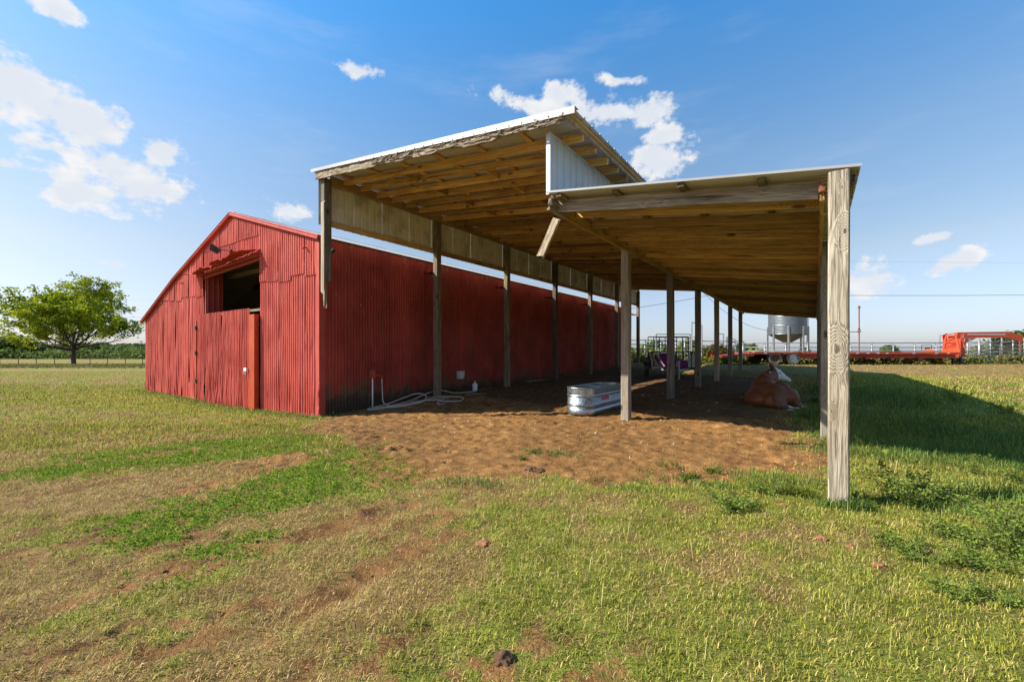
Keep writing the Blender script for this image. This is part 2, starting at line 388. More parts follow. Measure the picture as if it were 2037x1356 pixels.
# ------------------------------------------------------------------ materials
def wood(name, cd, cm_, cl_, grain=1.0, knots=True, rough=.85, bump=.6, green=0.0, at=()):
    m, t, b = mat(name)
    co = objco(t)
    sc = t.mapping(co, (.55 * grain, 13, 13))
    kn = t.n('ShaderNodeTexVoronoi', ins={'Vector': t.mapping(co, (1.3, 3.4, 3.4)), 'Scale': 1.0, 'Randomness': 1.0})
    kd = kn.outputs['Distance']
    pull = t.sm(kd, .42, .0)
    wv = t.noise(sc, 1.6, 6, .62, .6)
    ph = t.math('ADD', t.math('MULTIPLY', wv, 34), t.math('MULTIPLY', pull, 26 if knots else 0)); kdark = None
    for (kx, ky, kr) in at:
        sx_ = t.n('ShaderNodeSeparateXYZ', ins={0: t.n('ShaderNodeTexCoord').outputs['Object']})
        a_ = t.math('MULTIPLY', t.math('SUBTRACT', sx_.outputs[0], kx), .45); b2_ = t.math('SUBTRACT', sx_.outputs[1], ky)
        dd_ = t.math('SQRT', t.math('ADD', t.math('MULTIPLY', a_, a_), t.math('MULTIPLY', b2_, b2_)))
        dd_ = t.math('ADD', dd_, t.math('MULTIPLY', t.math('SUBTRACT', t.noise(co, 25, 3), .5), .012))
        ph = t.math('ADD', ph, t.math('MULTIPLY', t.sm(dd_, kr * 5.5, 0.0), 42)); kk_ = t.sm(dd_, kr, kr * .5); kdark = kk_ if kdark is None else t.math('MAXIMUM', kdark, kk_)
    rings = t.math('SINE', ph)
    fine = t.noise(t.mapping(co, (1.8, 60, 60)), 1.0, 5, .72)
    v = t.math('ADD', t.math('MULTIPLY', wv, .5), t.math('ADD', t.math('MULTIPLY', rings, .13 if at else .07), t.math('MULTIPLY', fine, .46)))
    c = t.ramp(v, [(.28, cd), (.46, cm_), (.66, cl_)])
    big = t.noise(co, 1.1, 3)
    c = t.mix(t.math('MULTIPLY', t.sm(big, .45, .75), .5), c, t.mix(1.0, c, (.62, .50, .38), 'MULTIPLY'))
    crack = t.sm(t.noise(t.mapping(co, (.8, 30, 30)), 1.0, 3, .6), .60, .68)
    c = t.mix(t.math('MULTIPLY', crack, .75), c, tuple(x * .22 for x in cd))
    if knots:
        c = t.mix(t.math('MULTIPLY', t.sm(kd, .13, .06), .85), c, tuple(x * .35 for x in cd))
    if kdark is not None: c = t.mix(t.math('MULTIPLY', kdark, .8), c, (.05, .035, .025))
    if green:
        c = t.mix(t.math('MULTIPLY', t.sm(t.noise(co, 2.3, 4), .52, .68), green), c, (.10, .13, .06))
    oi = t.n('ShaderNodeObjectInfo').outputs['Random']
    c = t.mix(1.0, c, t.ramp(oi, [(0, (.55, .53, .53)), (.5, (.95, .93, .90)), (1, (1.3, 1.25, 1.15))]), 'MULTIPLY')
    t.set(b, 'Base Color', c); b.inputs['Roughness'].default_value = rough; b.inputs['Specular IOR Level'].default_value = .25
    h = t.math('SUBTRACT', t.math('ADD', t.math('MULTIPLY', fine, .7), t.math('MULTIPLY', rings, .12)), t.math('MULTIPLY', crack, 1.2))
    t.set(b, 'Normal', t.bump(h, bump, .006))
    return m
M = {}
M['wood_grey'] = wood('weathered_grey_wood', (.07, .056, .042), (.26, .215, .16), (.44, .38, .295))
M['wood_post'] = wood('post_wood', (.12, .098, .075), (.26, .225, .18), (.38, .34, .285))
M['wood_brown'] = wood('aged_brown_wood', (.22, .13, .042), (.50, .315, .115), (.66, .46, .20), green=.12)
M['wood_dark'] = wood('dark_wood', (.06, .048, .035), (.17, .135, .095), (.31, .26, .19), green=.25)
M['wood_front'] = wood('front_post_wood', (.10, .085, .066), (.27, .235, .185), (.42, .375, .31), knots=False, bump=1.0, at=((3.15, -.055, .020), (1.91, .012, .026), (1.25, .06, .010), (3.62, -.03, .008)))
M['wood_rot'] = wood('rotten_wood', (.05, .03, .018), (.30, .24, .17), (.62, .54, .42), grain=1.8, bump=1.0)

def red_paint(name, base, light, stain=0.0, rough=.55):
    m, t, b = mat(name)
    po = t.n('ShaderNodeNewGeometry').outputs['Position']; z = t.n('ShaderNodeSeparateXYZ', ins={0: po}).outputs[2]
    oi = t.n('ShaderNodeObjectInfo').outputs['Random']
    n1 = t.noise(po, 1.2, 5); n2 = t.noise(t.mapping(po, (9, 9, 1.0)), 1.0, 5, .6); n3 = t.noise(po, 30, 4, .6)
    c = t.mix(t.sm(t.math('ADD', t.math('MULTIPLY', n1, .6), t.math('MULTIPLY', n2, .4)), .35, .68), base, light)
    c = t.mix(1.0, c, t.ramp(oi, [(0, (.90, .88, .88)), (1, (1.08, 1.08, 1.06))]), 'MULTIPLY')
    chip = t.sm(t.noise(po, 23, 3, .5), .74, .77)
    c = t.mix(t.math('MULTIPLY', chip, .8), c, (.42, .36, .33))
    rust = t.sm(t.noise(t.mapping(po, (6, 6, .9)), 1.0, 5, .65), .58, .72)
    c = t.mix(t.math('MULTIPLY', rust, .55), c, (.10, .028, .018))
    if stain:
        st = t.noise(t.mapping(po, (10, 5, .7)), 1.0, 5, .65)
        low = t.math('SUBTRACT', t.math('MULTIPLY', t.math('SUBTRACT', st, .5), 2.6), t.math('SUBTRACT', z, .75))
        c = t.mix(t.math('MULTIPLY', t.sm(low, -.15, .45), .85 * stain), c, (.075, .075, .045))
        mud = t.math('SUBTRACT', t.math('MULTIPLY', t.math('SUBTRACT', t.noise(po, 2.2, 5, .7), .5), 1.4), t.math('SUBTRACT', z, .55))
        c = t.mix(t.math('MULTIPLY', t.sm(mud, -.05, .3), .8 * stain), c, (.035, .024, .018))
        hi = t.sm(t.noise(t.mapping(po, (7, 3.3, .35)), 1.0, 4, .6), .60, .70)
        c = t.mix(t.math('MULTIPLY', hi, .6 * stain), c, (.10, .072, .04))
        wsp = t.sm(t.noise(t.mapping(po, (17, 17, 9)), 1.0, 2, .5), .735, .76); c = t.mix(t.math('MULTIPLY', wsp, .8), c, (.50, .44, .40))
        sp_ = t.sm(t.noise(po, 40, 3, .5), .70, .74)
        c = t.mix(t.math('MULTIPLY', sp_, t.sm(z, 1.1, .3)), c, (.42, .40, .36))
    t.set(b, 'Base Color', c); b.inputs['Roughness'].default_value = rough; b.inputs['Specular IOR Level'].default_value = .16
    t.set(b, 'Normal', t.bump(t.math('ADD', n3, t.math('MULTIPLY', n2, .8)), .35, .006))
    return m
M['red_front'] = red_paint('sunlit_red_metal', (.42, .062, .046), (.55, .110, .082))  # barn red in its lit tone, sunlight on the gable put into the colour
M['red_side'] = red_paint('shaded_red_metal', (.22, .030, .022), (.36, .056, .042), stain=1.0)  # same barn paint, shade of the side wall put into the colour, plus stains
M['red_trim'] = red_paint('red_trim_metal', (.33, .05, .04), (.45, .085, .066))
M['orange_steel'] = red_paint('orange_red_steel', (.30, .042, .014), (.40, .070, .024))

def plain(name, c, rough=.5, metal=0.0, var=.15, scale=8, bump=.0, spec=.5, dirt=None, dfac=.4):
    m, t, b = mat(name)
    co = objco(t, False); n = t.noise(co, scale, 5, .6)
    k = tuple(x * (1 - var) for x in c); k2 = tuple(min(1, x * (1 + var)) for x in c)
    cc = t.mix(t.sm(n, .3, .7), k, k2)
    if dirt: cc = t.mix(t.math('MULTIPLY', t.sm(t.noise(co, scale * .4, 5, .65), .48, .66), dfac), cc, dirt)
    t.set(b, 'Base Color', cc); b.inputs['Roughness'].default_value = rough; b.inputs['Metallic'].default_value = metal
    b.inputs['Specular IOR Level'].default_value = spec
    t.set(b, 'Roughness', t.math('ADD', rough - .08, t.math('MULTIPLY', n, .16)))
    if bump: t.set(b, 'Normal', t.bump(t.noise(co, scale * 3, 4), bump, .005))
    return m
M['white_metal'] = plain('white_panel', (.42, .46, .50), .45, .0, .06, 3, dirt=(.42, .42, .40), dfac=.5)
M['tan_metal'] = plain('dusty_pale_panel', (.64, .60, .50), .5, 0, .08, 3, dirt=(.30, .25, .17), dfac=.6)
M['roof_metal'] = plain('galvalume_roof', (.46, .45, .42), .45, .05, .08, 2, dirt=(.38, .34, .28), dfac=.4)
M['roof_white'] = plain('white_roof_trim', (.27, .27, .275), .4, 0, .08, 2)
M['black'] = plain('black_steel', (.018, .018, .020), .5, .0, .3, 10, dirt=(.08, .05, .03), dfac=.5)
M['rubber'] = plain('tyre_rubber', (.045, .045, .045), .85, 0, .2, 12, dirt=(.24, .22, .19), dfac=.9)
M['rubber_dusty'] = plain('dusty_tyre_rubber', (.12, .117, .11), .9, 0, .25, 6, dirt=(.30, .28, .25), dfac=.6)
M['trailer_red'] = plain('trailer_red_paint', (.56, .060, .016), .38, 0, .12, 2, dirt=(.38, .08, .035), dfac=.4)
M['trailer_dark'] = plain('shaded_trailer_frame', (.30, .035, .014), .5, 0, .15, 3, dirt=(.10, .03, .02), dfac=.5)  # darker copy of the trailer red, underframe shade put into the colour
M['pipe'] = plain('galvanised_pipe', (.30, .31, .32), .42, .45, .12, 6, dirt=(.32, .22, .15), dfac=.45)
M['rust'] = plain('rusty_iron', (.17, .065, .030), .85, 0, .35, 14, bump=.5)
M['bin'] = plain('bin_steel', (.14, .155, .17), .42, .6, .1, 3)
M['pvc'] = plain('white_pvc', (.75, .76, .74), .4)
M['grey_box'] = plain('grey_plastic_box', (.50, .53, .54), .45)
M['purple'] = plain('purple_vinyl', (.22, .018, .26), .35, 0, .25, 5)
M['pink'] = plain('faded_pink_vinyl', (.62, .32, .44), .45, 0, .15, 5)
M['silver'] = plain('silver_fabric', (.55, .56, .58), .4, .3)
M['hose'] = plain('faded_hose', (.50, .44, .40), .5, 0, .2, 20)
M['white'] = plain('white_decal', (.80, .80, .78), .5)
M['decal_red'] = plain('red_decal', (.62, .03, .10), .5)
M['orange'] = plain('orange_machine_paint', (.62, .12, .02), .5)
M['wire'] = plain('fence_wire', (.12, .11, .10), .6, .3)
M['dark_post'] = plain('dark_fence_post', (.07, .055, .045), .8, 0, .3, 10)
M['lamp_glass'] = plain('lamp_glass', (.45, .60, .52), .15, 0, .1, 8)
M['dung'] = plain('dry_dung', (.10, .045, .02), .95, 0, .4, 22, bump=1.0)
M['clay'] = plain('orange_clay', (.24, .10, .042), .95, 0, .25, 22, bump=1.0)
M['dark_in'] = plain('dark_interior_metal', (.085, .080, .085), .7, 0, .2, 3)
m, t, b = mat('fibreglass_skylight')
tr = t.n('ShaderNodeBsdfTranslucent', ins={'Color': (.75, .72, .62, 1)}); mxs = t.n('ShaderNodeMixShader', ins={0: .6})
t.t.links.new(b.outputs[0], mxs.inputs[1]); t.t.links.new(tr.outputs[0], mxs.inputs[2]); t.t.links.new(mxs.outputs[0], m.node_tree.nodes['Material Output'].inputs[0])
b.inputs['Base Color'].default_value = (.6, .58, .5, 1); M['skylight'] = m
m, t, b = mat('galvanised_tank')
co = objco(t, False); vo = t.n('ShaderNodeTexVoronoi', ins={'Vector': t.mapping(co, (1, 1, 1)), 'Scale': 34.0})
vr = t.n('ShaderNodeSeparateColor', ins={0: vo.outputs['Color']}).outputs[0]
t.set(b, 'Base Color', t.mix(vr, (.27, .30, .325), (.42, .455, .48))); b.inputs['Metallic'].default_value = .92
t.set(b, 'Roughness', t.math('ADD', .22, t.math('MULTIPLY', t.math('ADD', vr, t.noise(co, 5, 4)), .13)))
t.set(b, 'Normal', t.bump(t.noise(co, 6, 3), .25, .01)); M['tank'] = m
m, t, b = mat('water')
b.inputs['Base Color'].default_value = (.02, .035, .035, 1); b.inputs['Roughness'].default_value = .04; M['water'] = m
def vcol(name, rough=.7, trans=0.0, spec=.3, attr='col'):
    m, t, b = mat(name)
    c = t.n('ShaderNodeAttribute', attribute_name=attr).outputs['Color']
    t.set(b, 'Base Color', c); b.inputs['Roughness'].default_value = rough; b.inputs['Specular IOR Level'].default_value = spec
    if trans:
        tr = t.n('ShaderNodeBsdfTranslucent', ins={'Color': c}); mx_ = t.n('ShaderNodeMixShader', ins={0: trans})
        t.t.links.new(b.outputs[0], mx_.inputs[1]); t.t.links.new(tr.outputs[0], mx_.inputs[2])
        t.t.links.new(mx_.outputs[0], m.node_tree.nodes['Material Output'].inputs[0])
    return m
M['blade'] = vcol('grass_blades', .75, .35, .12)
M['straw'] = vcol('dry_grass_blades', .85, .2, .08)
M['leaf'] = vcol('leaves', .85, .35, .04)
M['bark'] = plain('bark', (.055, .042, .032), .95, 0, .35, 5, bump=1.0)

# ------------------------------------------------------------------ the red barn
BX, BY0, BY1 = -10.0, 5.97, 27.0
PK, KX, LX = (-14.76, 5.88), (-19.5, 4.35), (-23.05, 2.98)
EZ = 4.43
def roofz(x):
    if x > PK[0]: return PK[1] + (EZ - PK[1]) * (x - PK[0]) / (BX - PK[0])
    if x > KX[0]: return PK[1] + (KX[1] - PK[1]) * (x - PK[0]) / (KX[0] - PK[0])
    return KX[1] + (LX[1] - KX[1]) * (x - KX[0]) / (LX[0] - KX[0])
barn = thing('barn', 'long red corrugated metal barn with off-centre gable and open-topped door', 'barn', (-16.5, 16.5, 0), world=True)
def sheet(name, o, u, n, wd, z0, topf, m, parent, pitch=.0686, amp=.009, rows=9, dent=.010, seed=0, bot=None, flat=False, spp=8):
    """one corrugated sheet: o origin (x,y), u direction along the wall, n outward normal, top height from topf(distance)"""
    u = Vector((u[0], u[1], 0)); n = Vector((n[0], n[1], 0)); o = Vector((o[0], o[1], 0))
    cols = max(4, int(wd / pitch * spp)); V = []; sx, sz = rng.uniform(0, 50, 2); tilt = rng.uniform(-.003, .003); dz = rng.uniform(-.012, .012)
    for i in range(cols + 1):
        s = wd * i / cols; ph = 2 * math.pi * s / pitch
        pr = math.sin(ph) if not flat else max(-1, min(1, 2.2 * math.sin(ph)))
        zt = topf(s)
        zb = z0 + dz + (bot(s) if bot else 0)
        for j in range(rows + 1):
            z = zb + (zt - zb) * j / rows
            q = mnoise.noise(Vector((s * 3 + sx, z * .8 + sz, seed))); q2 = mnoise.noise(Vector((s * 7 + sz, z * 3.0 + sx, 5.0)))
            lowk = 1 + 1.6 * max(0, 1 - z / 1.2)
            d_ = amp * pr * (1 - .35 * abs(q2)) + dent * q * 1.4 * lowk + dent * .7 * q2 * lowk + tilt
            p = o + u * s + n * d_; V.append((p.x, p.y, z))
    r = rows + 1
    F = [(i * r + j, (i + 1) * r + j, (i + 1) * r + j + 1, i * r + j + 1) for i in range(cols) for j in range(rows)]
    if u.cross(Vector((0, 0, 1))).dot(n) < 0: F = [f[::-1] for f in F]
    mb = MB(); mb.v = V; mb.f = F
    return mb.build(name, m, parent, smooth=True)
# facade sheets, from the right corner to the left, two or three lapped courses
DX0, DX1 = -17.0, -13.05     # door and opening above it
SILL, HEAD_L, HEAD_R = 2.86, 4.12, 4.28
SW = .66
x = BX; k = 0
while x > LX[0] + .05:
    x1 = max(x - SW, LX[0])
    if DX1 < x and DX1 > x1 + .02: x1 = DX1
    if DX0 < x and DX0 > x1 + .02: x1 = DX0
    indoor = (x + x1) / 2 < DX1 and (x + x1) / 2 > DX0
    wd = x - x1; pitch = .110 if x > -17.5 else .165; amp = .017 if x > -17.5 else .020
    lapz = 3.55 + .12 * math.sin(k * 1.7) * (k % 5 == 0)
    yo = BY0 - .004 * (k % 2)
    rz_ = lambda s, x_=x: roofz(x_ - s) - .02
    dn = .008 if x > -17 else .016
    if indoor:
        hd = HEAD_R + (HEAD_L - HEAD_R) * (x - DX1) / (DX0 - DX1)
        sheet('wall_sheet', (x, yo), (-1, 0), (0, -1), wd, hd, lambda s, x_=x: min(roofz(x_ - s) - .02, 5.0), M['red_front'], barn, pitch, amp, 4, dn)
        sheet('wall_sheet', (x, yo - .020), (-1, 0), (0, -1), wd, 4.95, rz_, M['red_front'], barn, pitch, amp, 4, dn)
    else:
        top1 = min(lapz, 99)
        tf = lambda s, x_=x: min(roofz(x_ - s) - .02, 3.6)
        ragged = (lambda s: .05 * mnoise.noise(Vector((s * 5, k, 0)))) if k % 3 == 0 else None
        sheet('wall_sheet', (x, yo), (-1, 0), (0, -1), wd, -.22, tf, M['red_front'], barn, pitch, amp, 12, dn, bot=ragged)
        if roofz(x) > 3.7 or roofz(x1) > 3.7:
            z_s = 3.52 + .06 * math.sin(k * 2.1)
            sheet('wall_sheet', (x, yo - .022), (-1, 0), (0, -1), wd, z_s, lambda s, x_=x: max(z_s + .03, roofz(x_ - s) - .02), M['red_front'], barn, pitch, amp, 5, dn)
    x = x1; k += 1
# door leaf, swung a few centimetres off the wall
for i in range(6):
    wd = (DX1 - .38 - (DX0 - .28)) / 6; xx = DX1 - .40 - wd * i
    sheet('door_sheet', (xx, BY0 - .10 - .004 * (i % 2)), (-1, 0), (0, -1), wd, -.24 + .02 * i, lambda s: SILL - .005, M['red_front'], barn, .110, .017, 16, .020 if i in (2, 3, 4) else .012, bot=lambda s: .03 * mnoise.noise(Vector((s * 6, 3, 1))))
b_ = MB(); b_.box(-13.40, -13.05, BY0 - .16, BY0 - .035, -.2, 2.66); b_.build('door_post', M['orange_steel'], barn)
b_ = MB(); b_.box(-17.36, -17.28, BY0 - .14, BY0 - .03, -.1, 2.66); b_.build('door_post', M['orange_steel'], barn)
for z in (.55, 1.5, 2.35):
    b_ = MB(); b_.box(-17.37, -17.26, BY0 - .17, BY0 - .145, z, z + .12); b_.build('hinge', M['black'], barn)
b_ = MB(); b_.box(-13.56, -13.42, BY0 - .22, BY0 - .175, 1.02, 1.12); b_.tube([(-13.46, BY0 - .23, 1.05), (-13.46, BY0 - .27, .98), (-13.40, BY0 - .23, .95)], .012, 6); b_.build('door_latch', M['pvc'], barn)
# door frame timber behind the opening, red return on the left jamb
b_ = MB(); b_.box(-17.0, -16.93, BY0 + .02, BY0 + .55, SILL - .3, 4.3); b_.build('jamb_lining', M['red_trim'], barn)
for i in range(3):
    b_ = MB(); b_.tube([(-16.92, BY0 + .09 + .16 * i, SILL - .3), (-16.92, BY0 + .09 + .16 * i, 4.2)], .03, 8); b_.build('jamb_lining', M['red_trim'], barn)
b_ = MB(); b_.bar((DX0 - .05, BY0 + .03, HEAD_L + .02), (DX1 + .05, BY0 + .03, HEAD_R + .02), .06, .14); b_.build('lintel', M['red_trim'], barn)
b_ = MB(); b_.box(DX0, DX1, BY0 + .0, BY0 + .05, SILL - .09, SILL - .02); b_.build('door_rail', M['wood_dark'], barn)
# crumpled awning strips over the opening
def awning(xa, xb, za, zb, proj):
    n = 26; V = []; F = []
    for i in range(n + 1):
        f = i / n; xx = xa + (xb - xa) * f; z = za + (zb - za) * f
        for j in range(5):
            g = j / 4; wv = .014 * math.sin(xx * 2 * math.pi / .12) * 1.0
            cr = .10 * mnoise.noise(Vector((xx * 1.3, 2.2, 1.0))) * g
            V.append((xx, BY0 - .03 - g * proj * (1 + .25 * mnoise.noise(Vector((xx * 2.1, 0, 7)))), z + wv - g * (.11 + cr)))
    F = [(i * 5 + j, (i + 1) * 5 + j, (i + 1) * 5 + j + 1, i * 5 + j + 1) for i in range(n) for j in range(4)]
    mb = MB(); mb.v = V; mb.f = F; mb.build('awning_strip', M['red_front'], barn)
awning(-17.6, -15.2, 4.27, 4.36, .40); awning(-15.35, -12.98, 4.38, 4.54, .46)
b_ = MB(); b_.bar((DX0 - .1, BY0 - .10, 4.16), (DX1 + .03, BY0 - .10, 4.33), .05, .06); b_.build('awning_batten', M['orange_steel'], barn)
# rakes, corner, eave trims
def rake(a, bb, ov=.16):
    mb = MB(); ln = Vector((bb[0] - a[0], 0, bb[1] - a[1]))
    up = Vector((-ln.z, 0, ln.x)).normalized(); up = up if up.z > 0 else -up
    y0, y1 = BY0 - .13, BY0 - .03
    prof = [(y1, -.09), (y0, -.09), (y0 - .010, -.06), (y0 + .012, -.035), (y0 - .01, -.01), (y0 + .02, .02), (BY0 + .12, .025), (BY0 + .12, .01), (y1, .005)]
    for p in (Vector((a[0], 0, a[1])), Vector((bb[0], 0, bb[1]))):
        mb.v += [tuple(p + up * h + Vector((0, y, 0))) for y, h in prof]
    k = len(prof); mb.f = [(i, (i + 1) % k, (i + 1) % k + k, i + k) for i in range(k)] + [tuple(range(k)), tuple(range(2 * k - 1, k - 1, -1))]
    mb.build('rake_trim', M['red_trim'], barn)
rake((BX + .12, EZ - .02), PK); rake(PK, KX); rake(KX, (LX[0] - .22, LX[1] - .10))
b_ = MB(); b_.prism([(BX - .10, BY0 - .035), (BX + .035, BY0 - .035), (BX + .035, BY0 + .13), (BX + .02, BY0 + .13), (BX + .02, BY0 - .02), (BX - .10, BY0 - .02)], -.1, 4.32, 'z'); b_.build('corner_trim', M['red_trim'], barn)
b_ = MB()  # crumpled foot of the corner trim
V = []
for i in range(7):
    for j in range(12):
        z = -.1 + .95 * j / 11; xx = BX - .06 + .13 * i / 6
        V.append((xx + .02 * mnoise.noise(Vector((xx * 9, z * 5, 0))), BY0 - .045 - .035 * abs(mnoise.noise(Vector((xx * 14, z * 4, 3)))), z))
b_.add(V, [(i * 12 + j, (i + 1) * 12 + j, (i + 1) * 12 + j + 1, i * 12 + j + 1) for i in range(6) for j in range(11)]); b_.build('torn_trim', M['red_trim'], barn)
# side wall
n_s = int((BY1 - BY0) / .72); ws = (BY1 - BY0) / n_s
for i in range(n_s):
    ya = BY0 + ws * i
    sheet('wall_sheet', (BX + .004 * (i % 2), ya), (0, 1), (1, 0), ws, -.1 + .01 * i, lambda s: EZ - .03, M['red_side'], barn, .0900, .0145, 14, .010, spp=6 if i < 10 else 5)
# back and left walls, roof
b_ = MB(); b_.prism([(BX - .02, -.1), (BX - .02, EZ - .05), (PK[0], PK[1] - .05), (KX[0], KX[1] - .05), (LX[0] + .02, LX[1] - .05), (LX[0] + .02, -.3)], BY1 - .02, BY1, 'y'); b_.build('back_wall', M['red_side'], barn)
n_l = 26; wl = (BY1 - BY0) / n_l
for i in range(n_l):
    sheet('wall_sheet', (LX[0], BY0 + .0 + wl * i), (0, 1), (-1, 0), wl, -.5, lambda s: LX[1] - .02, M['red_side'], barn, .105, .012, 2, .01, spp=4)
def roofslab(a, bb, ya, yb, m, name):
    mb = MB(); mb.prism([(a[0], a[1]), (bb[0], bb[1]), (bb[0], bb[1] + .02), (a[0], a[1] + .02)], ya, yb, 'y'); mb.build(name, m, barn)
segs = [((BX + .035, EZ - .005), PK), (PK, KX), (KX, (LX[0] - .22, LX[1] - .10))]
yy = BY0 - .04; k = 0
while yy < BY1:
    y2 = min(yy + .9, BY1 + .2)
    for si, (a, bb) in enumerate(segs):
        if si == 1 and k in (3, 7):      # two fibreglass skylights
            mid = (a[0] + (bb[0] - a[0]) * .45, a[1] + (bb[1] - a[1]) * .45); mid2 = (a[0] + (bb[0] - a[0]) * .8, a[1] + (bb[1] - a[1]) * .8)
            roofslab(a, mid, yy, y2 - .003, M['roof_metal'], 'roof_sheet'); roofslab(mid, mid2, yy, y2 - .003, M['skylight'], 'skylight'); roofslab(mid2, bb, yy, y2 - .003, M['roof_metal'], 'roof_sheet')
        else: roofslab(a, bb, yy, y2 - .003, M['roof_metal'], 'roof_sheet')
    yy = y2; k += 1
b_ = MB(); b_.prism([(PK[0] - .2, PK[1] - .045), (PK[0], PK[1] + .045), (PK[0] + .2, PK[1] - .035), (PK[0] + .2, PK[1] - .025), (PK[0], PK[1] + .06), (PK[0] - .2, PK[1] - .03)], BY0 - .1, BY1 + .2, 'y'); b_.build('ridge_cap', M['roof_metal'], barn)
# what the open door shows inside: inner partition, rafters, a truss
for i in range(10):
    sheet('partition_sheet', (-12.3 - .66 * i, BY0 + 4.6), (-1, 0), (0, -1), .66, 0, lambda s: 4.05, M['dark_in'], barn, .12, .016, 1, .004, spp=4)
for i in range(5):
    yc = BY0 + .9 + 1.8 * i
    for (a, bb) in ((PK, (BX, EZ)), (PK, KX)):
        b_ = MB(); b_.bar((a[0], yc, a[1] - .12), (bb[0], yc, bb[1] - .12), .05, .15); b_.build('roof_rafter', M['wood_dark'], barn)
    b_ = MB(); b_.bar((BX, yc, 4.28), (KX[0], yc, 4.28), .05, .15); b_.build('tie_beam', M['wood_dark'], barn)
for xx in (-12.0, -17.9):
    b_ = MB(); b_.box(xx - .07, xx + .07, BY0 + 2.6, BY0 + 2.74, 0, 4.2); b_.build('inner_post', M['wood_dark'], barn)
# floodlight and the two small pipe hooks on the gable
fl = thing('floodlight', 'dark square floodlight on a short arm, on the barn gable above the door', 'floodlight', (-14.85, BY0 - .02, 4.72), 0)
b_ = MB(); b_.lathe([(.0, 0), (.05, 0), (.05, .05), (0, .05)], 12); me_ = b_.mesh('wall_box', M['black'])
o = link('wall_box', me_, fl, loc=(0, 0, 0)); o.rotation_euler = (R(90), 0, 0)
b_ = MB(); b_.tube([(0, -.05, 0), (-.12, -.16, .02), (-.22, -.26, .02)], .015, 8); b_.build('arm', M['black'], fl)
b_ = MB(); b_.prism([(-.11, -.09), (.11, -.09), (.16, .09), (-.16, .09)], -.05, .05, 'x'); hd_ = b_.mesh('lamp_head', M['black'])
o = link('lamp_head', hd_, fl, loc=(-.30, -.34, .03)); o.rotation_euler = (R(-35), R(14), R(-38))
b_ = MB(); b_.box(-.14, .14, -.012, 0, -.07, .07)
g_ = b_.build('lens', M['lamp_glass'], o, loc=(-.052, 0, 0)); g_.rotation_euler = (0, 0, R(90))
for (hx, hz, lb) in ((-10.55, 4.22, 'small rusty red bracket near the right corner of the barn gable'), (-18.85, 4.08, 'small rusty red bracket on the left slope of the barn gable')):
    h = thing('wall_hook', lb, 'bracket', (hx, BY0 - .01, hz))
    b_ = MB(); b_.tube([(0, 0, 0), (0, -.09, .01), (.03, -.13, -.04)], .022, 8); b_.build('hook_arm', M['red_trim'], h)
    b_ = MB(); b_.box(-.04, .04, -.012, 0, -.06, .06); b_.build('hook_plate', M['red_trim'], h)

# ------------------------------------------------------------------ the pole shed
SY0, S = 5.82, 3.66
XL, XM, XR = -9.46, -3.5, .205
YF, YB = 5.60, 28.15
YFL = 5.76
def zh(x): return 5.87 - .11 * (x + 9.72)
def zl(x): return 4.06 - .1385 * (x + 3.37)
shed = thing('pole_shed', 'open-sided timber pole shed with two stepped metal roofs beside the red barn', 'shed', (-4.5, 17, 0), world=True)
_beam_cache = {}
def beam(name, a, bb, wd, hd, m, parent=None, key=None, warp=0.0, twist=0, rot_ends=0.0, seed=0):
    """a sawn timber lying from a to bb; local X runs along the grain"""
    parent = parent or shed
    a = Vector(a); bb = Vector(bb); L_ = (bb - a).length
    k = key and (key, round(L_, 3), wd, hd)
    if k and k in _beam_cache: me = _beam_cache[k]
    else:
        n = max(2, int(L_ / .45)); c = min(wd, hd) * .08; mb = MB()
        prof = [(-wd / 2 + c, -hd / 2), (wd / 2 - c, -hd / 2), (wd / 2, -hd / 2 + c), (wd / 2, hd / 2 - c), (wd / 2 - c, hd / 2), (-wd / 2 + c, hd / 2), (-wd / 2, hd / 2 - c), (-wd / 2, -hd / 2 + c)]
        for i in range(n + 1):
            xx = L_ * i / n
            for q, (py_, pz_) in enumerate(prof):
                j = mnoise.noise(Vector((xx * .9, seed + 1.3, 0))) * warp; j2 = mnoise.noise(Vector((xx * .7, seed + 5.3, 2))) * warp
                e = 0
                if rot_ends and (i == 0 or i == n): e = (rng.uniform(-1, .2)) * rot_ends * (1 if i == n else -1)
                mb.v.append((xx + e, py_ + j, pz_ + j2))
        kk = 8; mb.f = [(i * kk + q, i * kk + (q + 1) % kk, (i + 1) * kk + (q + 1) % kk, (i + 1) * kk + q) for i in range(n) for q in range(kk)]
        mb.f += [tuple(range(kk - 1, -1, -1)), tuple(range(n * kk, n * kk + kk))]
        mb.f = [f[::-1] for f in mb.f]
        me = mb.mesh(name, m)
        if k: _beam_cache[k] = me
    d_ = (bb - a).normalized()
    up = Vector((0, 0, 1)) if abs(d_.z) < .9 else Vector((0, -1, 0))
    y = up.cross(d_).normalized(); z = d_.cross(y)
    mx = Matrix((d_, y, z)).transposed().to_4x4(); mx.translation = a - (ROOTW.get(parent.name, Vector((0, 0, 0))))
    o = link(name, me, parent, loc=(0, 0, 0)); o.matrix_local = mx
    return o
PW = .185
for i in range(1, 7):
    beam('post', (XL, SY0 + S * i, -.2), (XL, SY0 + S * i, 5.54), PW, PW, M['wood_dark'], key='pl', warp=.012)
    beam('post', (XM, SY0 + S * i, -.2), (XM, SY0 + S * i, 4.86), PW, PW, M['wood_post'] if i < 3 else M['wood_post'], key='pm%d' % (i % 2), warp=.012, seed=i)
